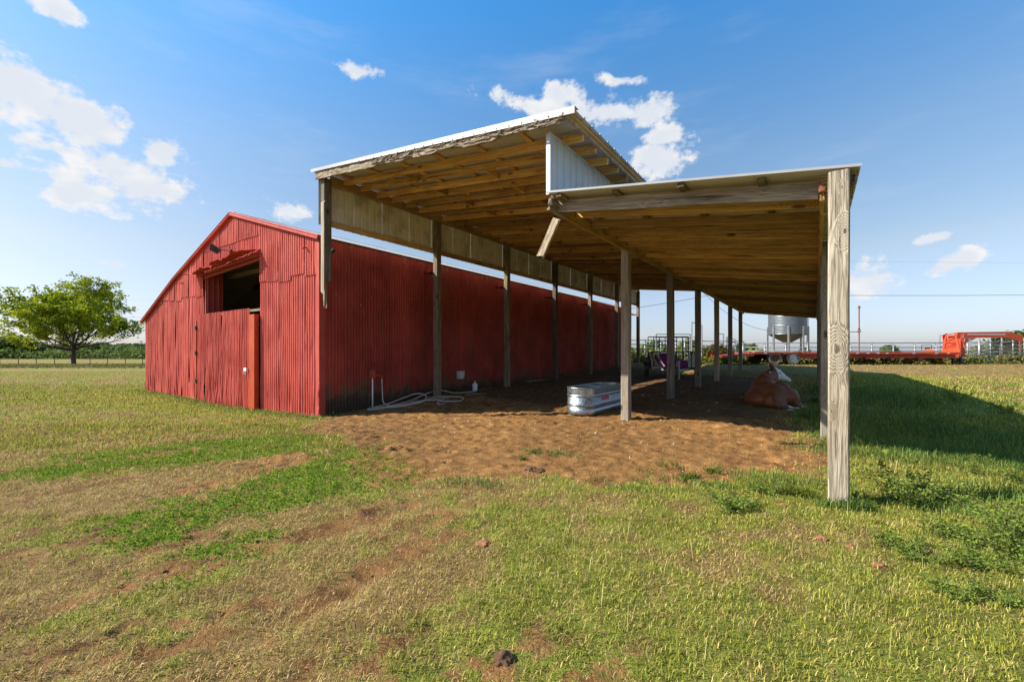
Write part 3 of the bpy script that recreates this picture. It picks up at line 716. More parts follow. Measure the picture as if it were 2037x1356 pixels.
for i in range(0, 7):
    beam('post', (XR - (.0 if i == 0 else .03), SY0 + S * i, -.3), (XR - (.0 if i == 0 else .03), SY0 + S * i, 3.505 if i == 0 else 3.46), PW, PW, M['wood_front'] if i == 0 else M['wood_post'], warp=.008, seed=3 + i, key=None if i == 0 else 'pr')
# broken corner post hanging from the eave, splintered foot
bp = beam('broken_post', (XL, SY0, 3.25), (XL, SY0, 5.72), .15, PW, M['wood_grey'], warp=.01, seed=9, rot_ends=.10)
bp['label'] = 'broken corner post hanging clear of the ground'
beam('splintered_board', (XL + .03, SY0 - .105, 2.95), (XL + .03, SY0 - .105, 5.1), .13, .035, M['wood_grey'], warp=.01, rot_ends=.2)
beam('splintered_board', (XL - .03, SY0 - .02, 2.63), (XL + .02, SY0 - .02, 3.6), .06, .07, M['wood_rot'], rot_ends=.22, warp=.02)
# eave beam, girt, wall panels on the barn side
beam('eave_beam', (XL + .03, SY0 + .1, 5.655), (XL + .03, SY0 + S * 3, 5.655), .08, .21, M['wood_brown'], warp=.01)
beam('eave_beam', (XL + .03, SY0 + S * 3, 5.652), (XL + .03, YB - .3, 5.652), .08, .21, M['wood_brown'], warp=.01, seed=4)
for i in range(6):
    beam('girt', (XL - .112, SY0 + S * i - .05, 4.675), (XL - .112, SY0 + S * (i + 1) - .055, 4.675), .04, .13, M['wood_brown'], key='girt', warp=.008)
def rib_panel(name, o, u, n, wd, zf0, zf1, m, parent, major=.2286, h=.03):
    """ribbed wall or roof sheet: points o + u*s, bottom and top vectors from zf0(s), zf1(s)"""
    prof = []
    s = 0
    while s < wd - 1e-6:
        for ds, hh in ((0, 0), (.02, h), (.045, h), (.065, 0), (.115, 0), (.12, .004), (.14, .004), (.145, 0)):
            if s + ds <= wd: prof.append((s + ds, hh))
        s += major
    prof.append((wd, 0))
    mb = MB(); o = Vector(o); u = Vector(u); n = Vector(n)
    for s, hh in prof:
        mb.v += [tuple(o + u * s + n * hh + Vector(zf0(s))), tuple(o + u * s + n * hh + Vector(zf1(s)))]
    mb.f = [(2 * i, 2 * i + 2, 2 * i + 3, 2 * i + 1) for i in range(len(prof) - 1)]
    return mb.build(name, m, parent)
pw = .9144
yy = SY0 - .12; i = 0
while yy < YB - .4:
    rib_panel('wall_panel', (XL - .135 - .002 * (i % 2), yy, 0), (0, 1, 0), (-1, 0, 0), min(pw, YB - .3 - yy), lambda s: (0, 0, 4.60), lambda s: (0, 0, 5.76), M['tan_metal'], shed)
    yy += pw; i += 1
# clerestory panels over the middle row
yy = SY0 - .02; i = 0
while yy < YB - .4:
    rib_panel('clerestory_panel', (XM + .125 + .002 * (i % 2), yy, 0), (0, 1, 0), (1, 0, 0), min(pw, YB - .3 - yy), lambda s: (0, 0, 4.03), lambda s: (0, 0, 4.955), M['white_metal'], shed, h=.024)
    yy += pw; i += 1
b_ = MB(); b_.box(XM + .08, XM + .155, SY0 - .035, SY0 - .02, 4.02, 4.97); b_.build('panel_edge_trim', M['white_metal'], shed)
b_ = MB(); b_.box(XM + .115, XM + .160, SY0 - .03, YB - .3, 4.958, 4.978); b_.build('panel_edge_trim', M['white_metal'], shed)
# middle beams
beam('middle_beam', (XM + .055, SY0 + .05, 4.83), (XM + .055, YB - .3, 4.83), .07, .2, M['wood_brown'], warp=.008)
beam('valley_beam', (XM + .15, SY0 + .12, 3.86), (XM + .15, SY0 + S * 3, 3.86), .045, .2, M['wood_brown'], warp=.008, rot_ends=.05)
beam('valley_beam', (XM + .15, SY0 + S * 3, 3.857), (XM + .15, YB - .3, 3.857), .045, .2, M['wood_brown'], warp=.008, seed=2)
beam('outer_beam', (XR - .135, SY0 + .12, zl(XR) - .19), (XR - .135, SY0 + S * 3, zl(XR) - .19), .04, .2, M['wood_brown'], warp=.012, rot_ends=.04)
beam('outer_beam', (XR - .135, SY0 + S * 3, zl(XR) - .193), (XR - .135, YB - .3, zl(XR) - .193), .04, .2, M['wood_brown'], warp=.012, seed=2)
# rafters
RH, RL = S / 7.5, S / 6
yy = 6.24; i = 0
while yy < YB - .1:
    oz = .014 * math.sin(i * 2.3)
    off = .04 + .038 + .07
    if i > 0 or True:
        beam('rafter', (XL + .075, yy, zh(XL) - off + oz), (-3.0, yy + .01 * math.sin(i), zh(-3.0) - off + oz), .042, .14, M['wood_brown'], key='rh%d' % (i % 4), warp=.012, seed=i % 4)
    yy += RH; i += 1
yy = 6.02; i = 0
while yy < YB - .1:
    oz = .016 * math.sin(i * 1.9)
    if i == 0:
        o = beam('header_rafter', (XM + .18, yy, zl(XM) - .185), (XR - .165, yy, zl(XR - .165) - .175), .05, .2, M['wood_grey'], warp=.012, seed=8)
    else:
        beam('rafter', (XM + .18, yy, zl(XM + .18) - .145 + oz), (XR - .16, yy, zl(XR - .16) - .145 + oz), .042, .14, M['wood_brown'], key='rl%d' % (i % 4), warp=.010, seed=i % 4)
    yy += RL; i += 1
# blocking between the rafters near mid span: short pieces, all alike
blk = 0
for k in range(0, 40):
    yy = 6.24 + RH * k
    if yy + RH > YB - .3: break
    xx = (-7.3, -5.4)[k % 2] + .15 * math.sin(k * 3.1)
    beam('blocking', (xx, yy + .025, zh(xx) - .148), (xx, yy + RH - .025, zh(xx) - .148), .04, .13, M['wood_brown'], key='blk')
# purlins
for j, xx in enumerate(np.linspace(XL + .35, -2.95, 7)):
    beam('purlin', (xx, YF + .06, zh(xx) - .058), (xx, YB - .05, zh(xx) - .058), .09, .036, M['wood_brown'], key='pu', warp=.006)
for j, xx in enumerate((-3.2, -2.32, -1.42, -.52, .26)):
    beam('purlin', (xx, YFL + .02 + .05 * (j % 2), zl(xx) - .058), (xx, YB - .05, zl(xx) - .058), .09, .05, M['wood_dark'] if j < 4 else M['wood_brown'], warp=.006, rot_ends=.03, seed=j)
# rotten barge board under the white trim of the high roof
nb_ = 60; V = []
for i in range(nb_ + 1):
    f = i / nb_; xx = XL - .16 + (-3.0 - XL + .16) * f; zt = zh(xx) - .06
    rot_ = .0 + .13 * max(0, mnoise.noise(Vector((xx * 1.2, 4, 2)))) * (f > .25) + .015 * random.random() + (.05 if f > .8 else 0)
    j = .012 * random.random()
    dpt = .165 - rot_
    V += [(xx, YF + .03 - j, zt), (xx, YF + .03 - j * 2, zt - dpt * .5), (xx, YF + .035 - j, zt - dpt), (xx, YF + .075, zt - dpt), (xx, YF + .075, zt)]
b_ = MB(); b_.add(V, [(i * 5 + q, (i + 1) * 5 + q, (i + 1) * 5 + (q + 1) % 5, i * 5 + (q + 1) % 5) for i in range(nb_) for q in range(5)] + [(0, 1, 2, 3, 4), tuple(nb_ * 5 + q for q in (4, 3, 2, 1, 0))])
o = b_.build('barge_board', M['wood_rot'], shed); o['label'] = 'rotten, splintered barge board'
for k in range(46):      # splinters and flakes along it
    pass
sp_ = MB()
for k in range(150):
    f = random.uniform(.3, 1); xx = XL + (-3.05 - XL) * f; zt = zh(xx) - .06 - random.uniform(.02, .12)
    ln_ = random.uniform(.06, .28); a = (xx, YF + .02 - random.uniform(0, .015), zt); bb = (xx + ln_, YF + .012 - random.uniform(0, .03), zh(xx + ln_) - (zh(xx) - zt) + random.uniform(-.012, .012))
    if bb[0] < -3.0: sp_.bar(a, bb, random.uniform(.006, .014), random.uniform(.006, .018))
o = sp_.build('splinters', M['wood_rot'], shed); o['kind'] = 'stuff'
# roof sheets, ribs running down the slope
yy = YF; i = 0
while yy < YB:
    wd = min(pw, YB - yy)
    rib_panel('roof_panel', (0, yy, -.03 + .0015 * (i % 2)), (0, 1, 0), (0, 0, 1), wd, lambda s: (-9.72, 0, zh(-9.72)), lambda s: (-2.84, 0, zh(-2.84)), M['roof_metal'], shed, .305)
    yy += pw; i += 1
yy = YFL; i = 0
while yy < YB:
    wd = min(pw, YB - yy)
    rib_panel('roof_panel', (0, yy, -.03 + .0015 * (i % 2)), (0, 1, 0), (0, 0, 1), wd, lambda s: (XM + .13, 0, zl(XM + .13)), lambda s: (.39, 0, zl(.39)), M['roof_metal'], shed, .305)
    yy += pw; i += 1
for (xa, xb, zf, y, hh, dn_) in ((-9.74, -2.83, zh, YF, .075, .07), ):
    mb = MB(); mb.add([(xa, y - .012, zf(xa) + .012), (xb, y - .012, zf(xb) + .012), (xb, y - .012, zf(xb) - hh - .02), (xa, y - .012, zf(xa) - hh + .02),
                       (xa, y + .12, zf(xa) + .012), (xb, y + .12, zf(xb) + .012), (xb, y - .006, zf(xb) - hh - .02), (xa, y - .006, zf(xa) - hh + .02), (xa, y + .12, zf(xa) + .006), (xb, y + .12, zf(xb) + .006), (xb, y - .006, zf(xb) + .006), (xa, y - .006, zf(xa) + .006)],
                      [(0, 3, 2, 1), (0, 1, 5, 4), (3, 7, 6, 2), (1, 2, 6, 10, 9, 5), (0, 4, 8, 11, 7, 3), (4, 5, 9, 8), (7, 11, 10, 6), (11, 8, 9, 10)])
    mb.build('rake_trim', M['roof_white'], shed)
b_ = MB(); b_.bar((XM + .10, YFL - .006, zl(XM + .1) - .014), (.40, YFL - .006, zl(.40) - .014), .012, .03); b_.build('rake_trim', M['roof_white'], shed)
b_ = MB(); b_.box(-2.995, -2.955, YF + .02, YB - .04, zh(-2.95) - .125, zh(-2.95) - .035); b_.build('eave_board', M['wood_grey'], shed)
sc_ = MB()
for k in range(28):
    f = (k + .5) / 28; xx = -9.7 + 6.8 * f; sc_.box(xx - .008, xx + .008, YF - .02, YF - .011, zh(xx) - .07, zh(xx) - .055)
o = sc_.build('trim_screws', M['rust'], shed); o['kind'] = 'stuff'
# dangling brace, rotten blocks, nails
beam('dangling_brace', (-3.36, 6.02, 3.70), (-3.70, 6.06, 3.13), .045, .135, M['wood_rot'], rot_ends=.06)
for (a, bb, s_) in (((-3.36, 5.80, 3.92), (-3.30, 6.15, 3.86), .11), ((-3.40, 5.83, 3.84), (-3.28, 6.2, 3.76), .09), ((-3.42, 5.86, 4.00), (-3.2, 5.9, 3.97), .05)):
    beam('rotten_block', a, bb, s_ * .6, s_, M['wood_rot'], rot_ends=.08, warp=.02)
beam('rotten_block', (.06, 5.88, zl(.06) - .17), (.065, 6.12, zl(.06) - .18), .06, .10, M['rust'], rot_ends=.06)
beam('rotten_block', (.335, 5.80, zl(.33) - .12), (.345, 6.35, zl(.33) - .14), .05, .10, M['wood_rot'], rot_ends=.1, warp=.03)
beam('rotten_block', (.315, 6.15, zl(.33) - .20), (.33, 6.9, zl(.33) - .24), .03, .12, M['wood_rot'], rot_ends=.12, warp=.03)
nl = MB()
for q in range(9):
    zz = 3.2 + .04 * q + random.uniform(-.01, .01); nl.tube([(XR - .095, SY0 - .06, zz), (XR - .15, SY0 - .07, zz + random.uniform(-.01, .01))], .002, 5)
for q in range(6):
    xx = XR + .05 + .02 * q; nl.tube([(xx, SY0 - .02, 3.47), (xx + .01, SY0 - .04, 3.53)], .002, 5)
o = nl.build('bent_nails', M['rust'], shed); o['kind'] = 'stuff'
# pipe arms that tie the barn to the shed posts
for i in range(7):
    zz = 4.02; y = SY0 + S * i + (.02 if i else .25)
    x1 = XL - PW / 2 - .005
    tb = thing('tie_bracket', 'bent pipe bracket tying the barn wall to %s' % ['the broken corner post', 'the post nearest the hose', 'the second post from the hose', 'the third post from the hose', 'the fourth post from the hose', 'the fifth post from the hose', 'the post at the far corner'][i], 'bracket', (BX + .01, y, zz), group='pipe brackets between barn wall and shed posts')
    b_ = MB(); b_.tube([(0, 0, .06), (.12, 0, .05), (.2, 0, .01)], .055, 10); b_.build('red_sleeve', M['red_side'], tb, smooth=True)
    b_ = MB(); b_.tube([(.2, 0, .01), (.36, 0, 0), (x1 - BX, 0, .04)], .045, 10); b_.build('iron_pipe', M['black'], tb, smooth=True)

# ------------------------------------------------------------------ things along the barn wall
gx = lambda X, Y, dz=0: (X, Y, GZat(X, Y) + dz)
hy = thing('water_tap', 'outdoor tap on a white pipe standing against the red side wall near the corner', 'tap', gx(BX + .10, 7.45))
b_ = MB(); b_.tube([(0, 0, -.1), (0, 0, .80)], .020, 10); b_.build('standpipe', M['pvc'], hy, smooth=True)
b_ = MB(); b_.box(-.09, .05, -.05, .05, .80, 1.02); b_.build('tap_box', M['red_trim'], hy)
b_ = MB(); b_.tube([(.02, 0, .90), (.06, .10, .88), (.06, .24, .86), (.06, .26, .78)], .022, 8); b_.build('spout', M['red_trim'], hy)
b_ = MB(); b_.tube([(0, 0, 1.02), (0, 0, 1.10)], .018, 8); b_.tube([(-.0, -.06, 1.09), (0, .06, 1.09)], .012, 6); b_.build('handle', M['rust'], hy)
hz = thing('garden_hose', 'faded pale garden hose hanging from the tap and coiled loosely on the dirt', 'hose', gx(BX + .3, 7.9))
def hose(pts):
    P = []
    for i in range(len(pts) - 1):
        p0 = Vector(pts[max(i - 1, 0)]); p1 = Vector(pts[i]); p2 = Vector(pts[i + 1]); p3 = Vector(pts[min(i + 2, len(pts) - 1)])
        for k in range(7):
            s = k / 7; P.append(.5 * ((2 * p1) + (p2 - p0) * s + (2 * p0 - 5 * p1 + 4 * p2 - p3) * s * s + (3 * p1 - p0 - 3 * p2 + p3) * s ** 3))
    P.append(Vector(pts[-1])); return P
hb = MB(); o0 = Vector(hz.location)
def hp(X, Y, dz): return tuple(Vector((X, Y, GZat(X, Y) + dz)) - o0)
hb.tube(hose([hp(BX + .16, 7.71, .78), hp(BX + .17, 7.72, .45), hp(BX + .22, 7.72, .12), hp(BX + .45, 7.75, .03), hp(BX + .65, 7.3, .03), hp(BX + .35, 7.1, .03), hp(BX + .2, 7.9, .06), hp(BX + .4, 8.7, .22), hp(BX + .7, 8.85, .16), hp(BX + .9, 8.5, .04), hp(BX + .8, 7.8, .03), hp(BX + .45, 7.6, .03),
               hp(BX + .35, 8.5, .05), hp(BX + .35, 9.3, .18), hp(BX + .3, 9.9, .18), hp(BX + .45, 10.4, .06), hp(BX + .6, 11.2, .03)]), .017, 6)
hb.tube(hose([hp(BX + .85, 7.9, .02), hp(BX + .75, 8.8, .05), hp(BX + .6, 9.4, .08), hp(BX + .9, 9.7, .05), hp(BX + 1.3, 9.8, .03), hp(BX + 1.5, 9.4, .02), hp(BX + 1.2, 8.9, .02), hp(BX + 1.5, 8.6, .02), hp(BX + 1.35, 9.1, .02)]), .017, 6)
hb.tube(hose([hp(BX + .3, 7.3, .02), hp(BX + .7, 7.9, .04), hp(BX + .95, 8.6, .06), hp(BX + 1.1, 9.2, .05)]), .017, 6)
hb.build('hose_line', M['hose'], hz, smooth=True)
for (X, Y, L_, rz, lb) in ((-9.35, 9.05, 1.3, 80, 'grey plank lying by the coiled hose at the foot of the first standing post'), (-8.95, 10.7, .7, 60, 'short plank lying beside the small white gas bottle'), (-9.6, 15.3, 1.2, 85, 'thin plank at the foot of the red wall, farthest of the loose boards')):
    p = thing('loose_plank', lb, 'plank', gx(X, Y, .02), R(rz), group='loose planks at the foot of the barn wall')
    beam('board', (-L_ / 2, 0, .0), (L_ / 2, 0, .015), .13, .035, M['wood_grey'], p, rot_ends=.03)
bx = thing('socket_box', 'small pale grey box fixed low on the red side wall', 'electrical box', (BX + .012, 11.05, .80))
b_ = MB(); b_.box(0, .12, -.12, .12, -.13, .13); b_.build('box_body', M['grey_box'], bx)
b_ = MB(); b_.box(.121, .135, -.128, .128, -.04, .138); b_.build('box_lid', M['grey_box'], bx)
tk = thing('gas_bottle', 'small white steel bottle standing on the dirt against the red wall', 'gas bottle', gx(BX + .30, 11.55, 0))
b_ = MB(); b_.lathe([(.0, .0), (.07, .0), (.085, .03), (.09, .06), (.09, .22), (.075, .26), (.03, .28), (0, .28)], 16); b_.build('body', M['pvc'], tk, smooth=True)
b_ = MB(); b_.lathe([(.0, .28), (.022, .28), (.022, .33), (.035, .33), (.035, .35), (0, .35)], 10); b_.build('valve', M['grey_box'], tk)

# ------------------------------------------------------------------ stock tank
TX0, TX1, TY0, TY1 = -5.02, -4.28, 9.25, 11.55
st_ = thing('stock_tank', 'galvanised oval stock tank with three ribbed bands under the shed', 'stock tank', gx((TX0 + TX1) / 2, (TY0 + TY1) / 2, .0))
cx_, cy_ = 0, 0; hw = (TX1 - TX0) / 2; hl = (TY1 - TY0) / 2 - hw
def stadium(r, n=18):
    P = [(r * math.cos(a), hl * 1.0 + r * math.sin(a)) for a in np.linspace(0, math.pi, n)] + [(r * math.cos(a), -hl + r * math.sin(a)) for a in np.linspace(math.pi, 2 * math.pi, n)]
    return P
def loft(prof, m, name, parent, smooth=True):
    V = []; n = len(stadium(1))
    for r, z in prof: V += [(x_, y_, z) for x_, y_ in stadium(r)]
    F = [(i * n + k, i * n + (k + 1) % n, (i + 1) * n + (k + 1) % n, (i + 1) * n + k) for i in range(len(prof) - 1) for k in range(n)]
    mb = MB(); mb.v = V; mb.f = F; return mb.build(name, m, parent, smooth=smooth)
pr = [(hw - .005, 0), (hw, .01), (hw, .185)]
for z in (.215, .425):
    pr += [(hw - .001, z - .03), (hw - .016, z - .018), (hw - .018, z - .008), (hw + .012, z + .010), (hw + .014, z + .022), (hw, z + .034)]
pr += [(hw, .47), (hw + .004, .62)]
loft(pr, M['tank'], 'tank_wall', st_)
loft([(hw - .012, .62), (hw - .012, .04)], M['tank'], 'inner_wall', st_)
loft([(hw + .004, .612), (hw + .018, .618), (hw + .020, .634), (hw + .006, .644), (hw - .012, .636), (hw - .012, .618)], M['tank'], 'rim', st_)
b_ = MB(); P = stadium(hw - .013); b_.add([(x_, y_, .02) for x_, y_ in P], [tuple(range(len(P)))]); b_.build('tank_floor', M['tank'], st_)
b_ = MB(); b_.box(-hw + .01, hw - .01, -.012, .012, .585, .61); b_.build('cross_brace', M['tank'], st_)
b_ = MB(); P = stadium(hw - .014); b_.add([(x_, y_, .30) for x_, y_ in P], [tuple(range(len(P)))]); b_.build('water', M['water'], st_)
def text_mesh(name, s, size, m, parent, loc, rot, ext=.0015, bold=0.0, sx=1.0):
    cu = bpy.data.curves.new(name, 'FONT'); cu.body = s; cu.size = size; cu.extrude = ext; cu.offset = bold; cu.align_x = 'CENTER'; cu.space_character = 1.05
    tmp = bpy.data.objects.new('tmp', cu); COL.objects.link(tmp)
    bpy.context.view_layer.update(); dg = bpy.context.evaluated_depsgraph_get()
    me_ = bpy.data.meshes.new_from_object(tmp.evaluated_get(dg)); bpy.data.objects.remove(tmp)
    me_.materials.clear(); me_.materials.append(m); o = link(name, me_, parent, loc=loc); o.rotation_euler = rot; o.scale = (sx, 1, 1); return o
text_mesh('lettering', 'TARTER', .115, M['decal_red'], st_, (hw + .003, -.28, .315), (R(90), 0, R(90)), .001, .006, 1.15)
text_mesh('small_lettering', 'FARM AND RANCH EQUIPMENT', .028, M['white'], st_, (hw + .003, -.28, .270), (R(90), 0, R(90)), .001)

# ------------------------------------------------------------------ cow lying on the dirt, seen from behind, head turned right
CXY = on_ground(1540, 812, .2)
cow = thing('cow', 'brown cow with white face and pale ear tag lying in the shade under the shed', 'cow', gx(*CXY), TH)
def ell(bm, c, r, rot=(0, 0, 0), seg=18):
    mx = Matrix.Translation(c) @ (Matrix.Rotation(R(rot[2]), 4, 'Z') @ Matrix.Rotation(R(rot[1]), 4, 'Y') @ Matrix.Rotation(R(rot[0]), 4, 'X')) @ Matrix.Diagonal((*r, 1))
    bmesh.ops.create_uvsphere(bm, u_segments=seg, v_segments=12, radius=1, matrix=mx)
def caps(bm, a, bb, ra, rb, n=6):
    a = Vector(a); bb = Vector(bb)
    for i in range(n + 1):
        f = i / n; p = a.lerp(bb, f); r = ra + (rb - ra) * f
        bmesh.ops.create_icosphere(bm, subdivisions=2, radius=r, matrix=Matrix.Translation(p))
def blend_mesh(bm, vox, sm_it, name):
    me_ = bpy.data.meshes.new('t'); bm.to_mesh(me_); bm.free()
    o = bpy.data.objects.new('t', me_); COL.objects.link(o)
    md = o.modifiers.new('r', 'REMESH'); md.mode = 'VOXEL'; md.voxel_size = vox
    md = o.modifiers.new('s', 'SMOOTH'); md.factor = .6; md.iterations = sm_it
    bpy.context.view_layer.update(); dg = bpy.context.evaluated_depsgraph_get()
    r = bpy.data.meshes.new_from_object(o.evaluated_get(dg)); bpy.data.objects.remove(o)
    r.name = name; r.polygons.foreach_set('use_smooth', [True] * len(r.polygons)); return r
bm = bmesh.new()
# seen from behind: rump towards the viewer, back running away, head high and turned right
cz0 = CXY[1] * CT - CXY[0] * ST; cx0 = CXY[0] * CT + CXY[1] * ST; cg = cow.location.z
def C(px, py, y):
    zc = cz0 + y; return ((px - CX) / F_PX * zc - cx0, y, EYE - (py - Y_H) / F_PX * zc - cg)
ell(bm, C(1531, 786, .72), (.47, .66, .33)); ell(bm, C(1519, 772, 1.18), (.30, .36, .34)); ell(bm, C(1505, 793, .70), (.25, .48, .23)); ell(bm, C(1509, 783, 1.0), (.25, .38, .28))
ell(bm, C(1562, 788, .40), (.29, .34, .24)); ell(bm, C(1541, 798, .22), (.30, .26, .21)); ell(bm, C(1573, 780, .44), (.13, .18, .13)); ell(bm, C(1553, 780, .95), (.26, .36, .28)); ell(bm, C(1576, 795, .30), (.16, .22, .18))
caps(bm, C(1515, 757, 1.25), C(1540, 789, .12), .11, .08, 10)
caps(bm, C(1577, 792, .34), C(1589, 806, .10), .13, .060); caps(bm, C(1550, 806, .02), C(1572, 811, -.05), .10, .055); caps(bm, C(1572, 811, -.05), C(1602, 814, -.08), .052, .032); ell(bm, C(1607, 815, -.08), (.06, .04, .036))
caps(bm, C(1588, 806, .12), C(1598, 810, .10), .05, .032); ell(bm, C(1601, 811, .10), (.05, .036, .032))
caps(bm, C(1517, 757, 1.34), C(1534, 743, 1.48), .17, .135, 8); caps(bm, C(1529, 768, 1.38), C(1538, 753, 1.50), .18, .12, 8); ell(bm, C(1530, 772, 1.42), (.22, .2, .24))
ell(bm, C(1545, 744, 1.5), (.13, .115, .17), (0, 25, 0)); ell(bm, C(1553, 748, 1.5), (.16, .095, .125), (0, 38, 0)); caps(bm, C(1556, 749, 1.5), C(1568, 755, 1.5), .085, .068, 6)
ell(bm, C(1569, 756, 1.5), (.075, .072, .068), (0, 38, 0)); ell(bm, C(1541, 732, 1.5), (.06, .07, .05)); ell(bm, C(1551, 742, 1.395), (.035, .02, .026)); ell(bm, C(1573, 755, 1.44), (.020, .018, .020))
caps(bm, C(1524, 752, 1.40), C(1540, 746, 1.5), .20, .16, 8)
cm_mesh = blend_mesh(bm, .021, 11, 'body')
n = len(cm_mesh.vertices); co = np.empty(n * 3); cm_mesh.vertices.foreach_get('co', co); co = co.reshape(-1, 3)
br = np.array([.17, .052, .014]); dk = np.array([.10, .030, .011]); wh = np.array([.66, .64, .61])
nz = np.array([mnoise.noise(Vector(p) * 4.0) for p in co]); nf_ = np.array([mnoise.noise(Vector(p) * 17.0) for p in co])
colr = br[None] * (1 + .35 * nz[:, None] + .18 * nf_[:, None]); s_ = sstep(nz, .1, .5)[:, None]; colr = colr * (1 - .35 * s_) + dk * .35 * s_
hx = C(1541, 745, 1.5); mz = C(1572, 755, 1.5); ey = C(1551, 742, 1.40)
face = sstep(co[:, 0] - hx[0] + .02 * nz + (co[:, 2] - hx[2]) * .10, .0, .02) * (co[:, 1] > 1.25) * sstep(co[:, 2], C(1541, 764, 1.5)[2] - .02, C(1541, 764, 1.5)[2])
topk = sstep(co[:, 2], C(1541, 733, 1.5)[2], C(1541, 732, 1.5)[2]) * (co[:, 1] > 1.3)
lh = C(1566, 811, -.05)[0]
hoof = np.maximum(sstep(co[:, 0], lh, lh + .05) * (co[:, 2] < .13) * (co[:, 1] < .04), sstep(co[:, 0], C(1592, 808, .1)[0], C(1594, 808, .1)[0]) * (co[:, 2] < .16))
wm = np.clip(np.maximum(np.maximum(face, topk), hoof), 0, 1)[:, None]
colr = colr * (1 - wm) + wh * wm
nose = np.exp(-(((co[:, 0] - mz[0] - .03) / .035) ** 2 + ((co[:, 2] - mz[2]) / .035) ** 2))[:, None] * (co[:, 1:2] > 1.2); colr = colr * (1 - nose) + np.array([.45, .20, .17]) * nose
eye = (np.exp(-(((co[:, 0] - ey[0]) / .035) ** 2 + ((co[:, 2] - ey[2]) / .026) ** 2)) * (co[:, 1] < 1.46) * (co[:, 1] > 1.2))[:, None]; colr = colr * (1 - .8 * eye) + np.array([.10, .04, .02]) * .8 * eye
mudm = (sstep(co[:, 2], .12, .03) * .6 * (co[:, 0] < .5))[:, None]; colr = colr * (1 - mudm) + np.array([.06, .035, .022]) * mudm
ca = cm_mesh.color_attributes.new('col', 'FLOAT_COLOR', 'POINT'); c4 = np.ones((n, 4), np.float32); c4[:, :3] = np.clip(colr, 0, 1); ca.data.foreach_set('color', c4.ravel())
m, t, b = mat('cow_hide'); cc = t.n('ShaderNodeAttribute', attribute_name='col').outputs['Color']
t.set(b, 'Base Color', cc); b.inputs['Roughness'].default_value = .6
t.set(b, 'Normal', t.bump(t.noise(t.mapping(objco(t, False), (30, 30, 90)), 1.0, 4, .6), .4, .01)); M['hide'] = m
cm_mesh.materials.clear(); cm_mesh.materials.append(m); link('body', cm_mesh, cow, loc=(0, 0, 0))
def ear(p, rot, name='ear'):
    mb = MB(); L_ = .17
    prof = [(0, .025), (.04, .05), (.09, .06), (.13, .045), (.17, .006)]
    for x_, r in prof: mb.v += [(x_, -r, .01), (x_, -r * .5, -.018), (x_, r * .5, -.018), (x_, r, .01), (x_, 0, .004)]
    mb.f = [(i * 5 + q, (i + 1) * 5 + q, (i + 1) * 5 + (q + 1) % 5, i * 5 + (q + 1) % 5) for i in range(4) for q in range(5)]
    me_ = mb.mesh(name, M['cow_ear'], True); o = link(name, me_, cow, loc=p); o.rotation_euler = rot; o.scale = (1.3, 1.3, 1.3); return o
M['cow_ear'] = plain('brown_ear', (.14, .045, .018), .7, 0, .3, 20)
ear(C(1537, 736, 1.42), (R(-10), R(-62), R(200))); ear(C(1541, 735, 1.57), (R(0), R(-50), R(110)))
b_ = MB(); b_.lathe([(0, 0), (.028, 0), (.03, .003), (.03, .006), (0, .006)], 12); et = b_.mesh('ear_tag', M['white']); o = link('ear_tag', et, cow, loc=C(1532, 741, 1.32)); o.rotation_euler = (R(78), 0, R(10))
b_ = MB(); b_.lathe([(0, -.014), (.010, -.010), (.014, 0), (.010, .010), (0, .014)], 10); e_ = b_.mesh('eye', M['black'], True); link('eye', e_, cow, loc=C(1551.5, 742, 1.378))
b_ = MB(); b_.tube([C(1539, 788, .08), C(1541, 793, -.02), C(1545, 801, -.10), C(1549, 808, -.13), C(1556, 813, -.16), C(1566, 815, -.2)], [.035, .028, .022, .018, .014, .012], 8); b_.build('tail', M['cow_ear'], cow, smooth=True)
sw = MB(); s0 = Vector(C(1566, 815, -.2))
for k in range(40):
    a = random.uniform(-.03, .03); sw.tube([s0, s0 + Vector((.12, a, abs(a) * .4)), s0 + Vector((.24 + random.uniform(-.05, .06), 2 * a, -.01))], [.006, .004, .001], 4)
o = sw.build('tail_switch', M['white'], cow); o['kind'] = 'stuff'

# ------------------------------------------------------------------ flatbed trailer (broadside; its length is parallel to the picture)
TZ = 28.0; TD = 1.25
tg = .745; xc0 = (1690 - CX) / F_PX * TZ; zc0 = TZ + TD
ft = thing('flatbed_trailer', 'long red gooseneck flatbed trailer with twin axles parked before the pipe fence', 'trailer', (xc0 * CT - zc0 * ST, xc0 * ST + zc0 * CT, tg), TH)
def lx(px, y=-TD): return (px - CX) / F_PX * (zc0 + y) - xc0
def lz(py, y=-TD): return EYE - (py - Y_H) / F_PX * (zc0 + y) - tg
zt = lz(700.5); zb_ = lz(711)
XD0, XD1 = lx(1500), lx(1913)
b_ = MB(); b_.box(XD0, XD1, -1.20, 1.20, zt - .05, zt - .004); b_.build('deck', M['trailer_red'], ft)
for y in (-1, 1):
    b_ = MB(); b_.box(XD0, XD1, y * 1.225 - .025, y * 1.225 + .025, zt - .115, zt + .012); b_.build('side_rail', M['trailer_red'], ft)
for y in (-.9, .9):
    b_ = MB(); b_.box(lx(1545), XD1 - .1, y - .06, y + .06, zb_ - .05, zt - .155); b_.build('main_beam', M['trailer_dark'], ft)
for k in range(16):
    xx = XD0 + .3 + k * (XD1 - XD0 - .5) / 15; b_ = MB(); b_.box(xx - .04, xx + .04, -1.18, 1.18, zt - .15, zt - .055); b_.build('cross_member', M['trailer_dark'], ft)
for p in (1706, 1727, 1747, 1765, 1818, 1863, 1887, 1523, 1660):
    b_ = MB(); b_.box(lx(p) - .09, lx(p) + .09, -1.256, -1.252, zt - .085, zt - .035); b_.build('reflector', M['white'], ft)
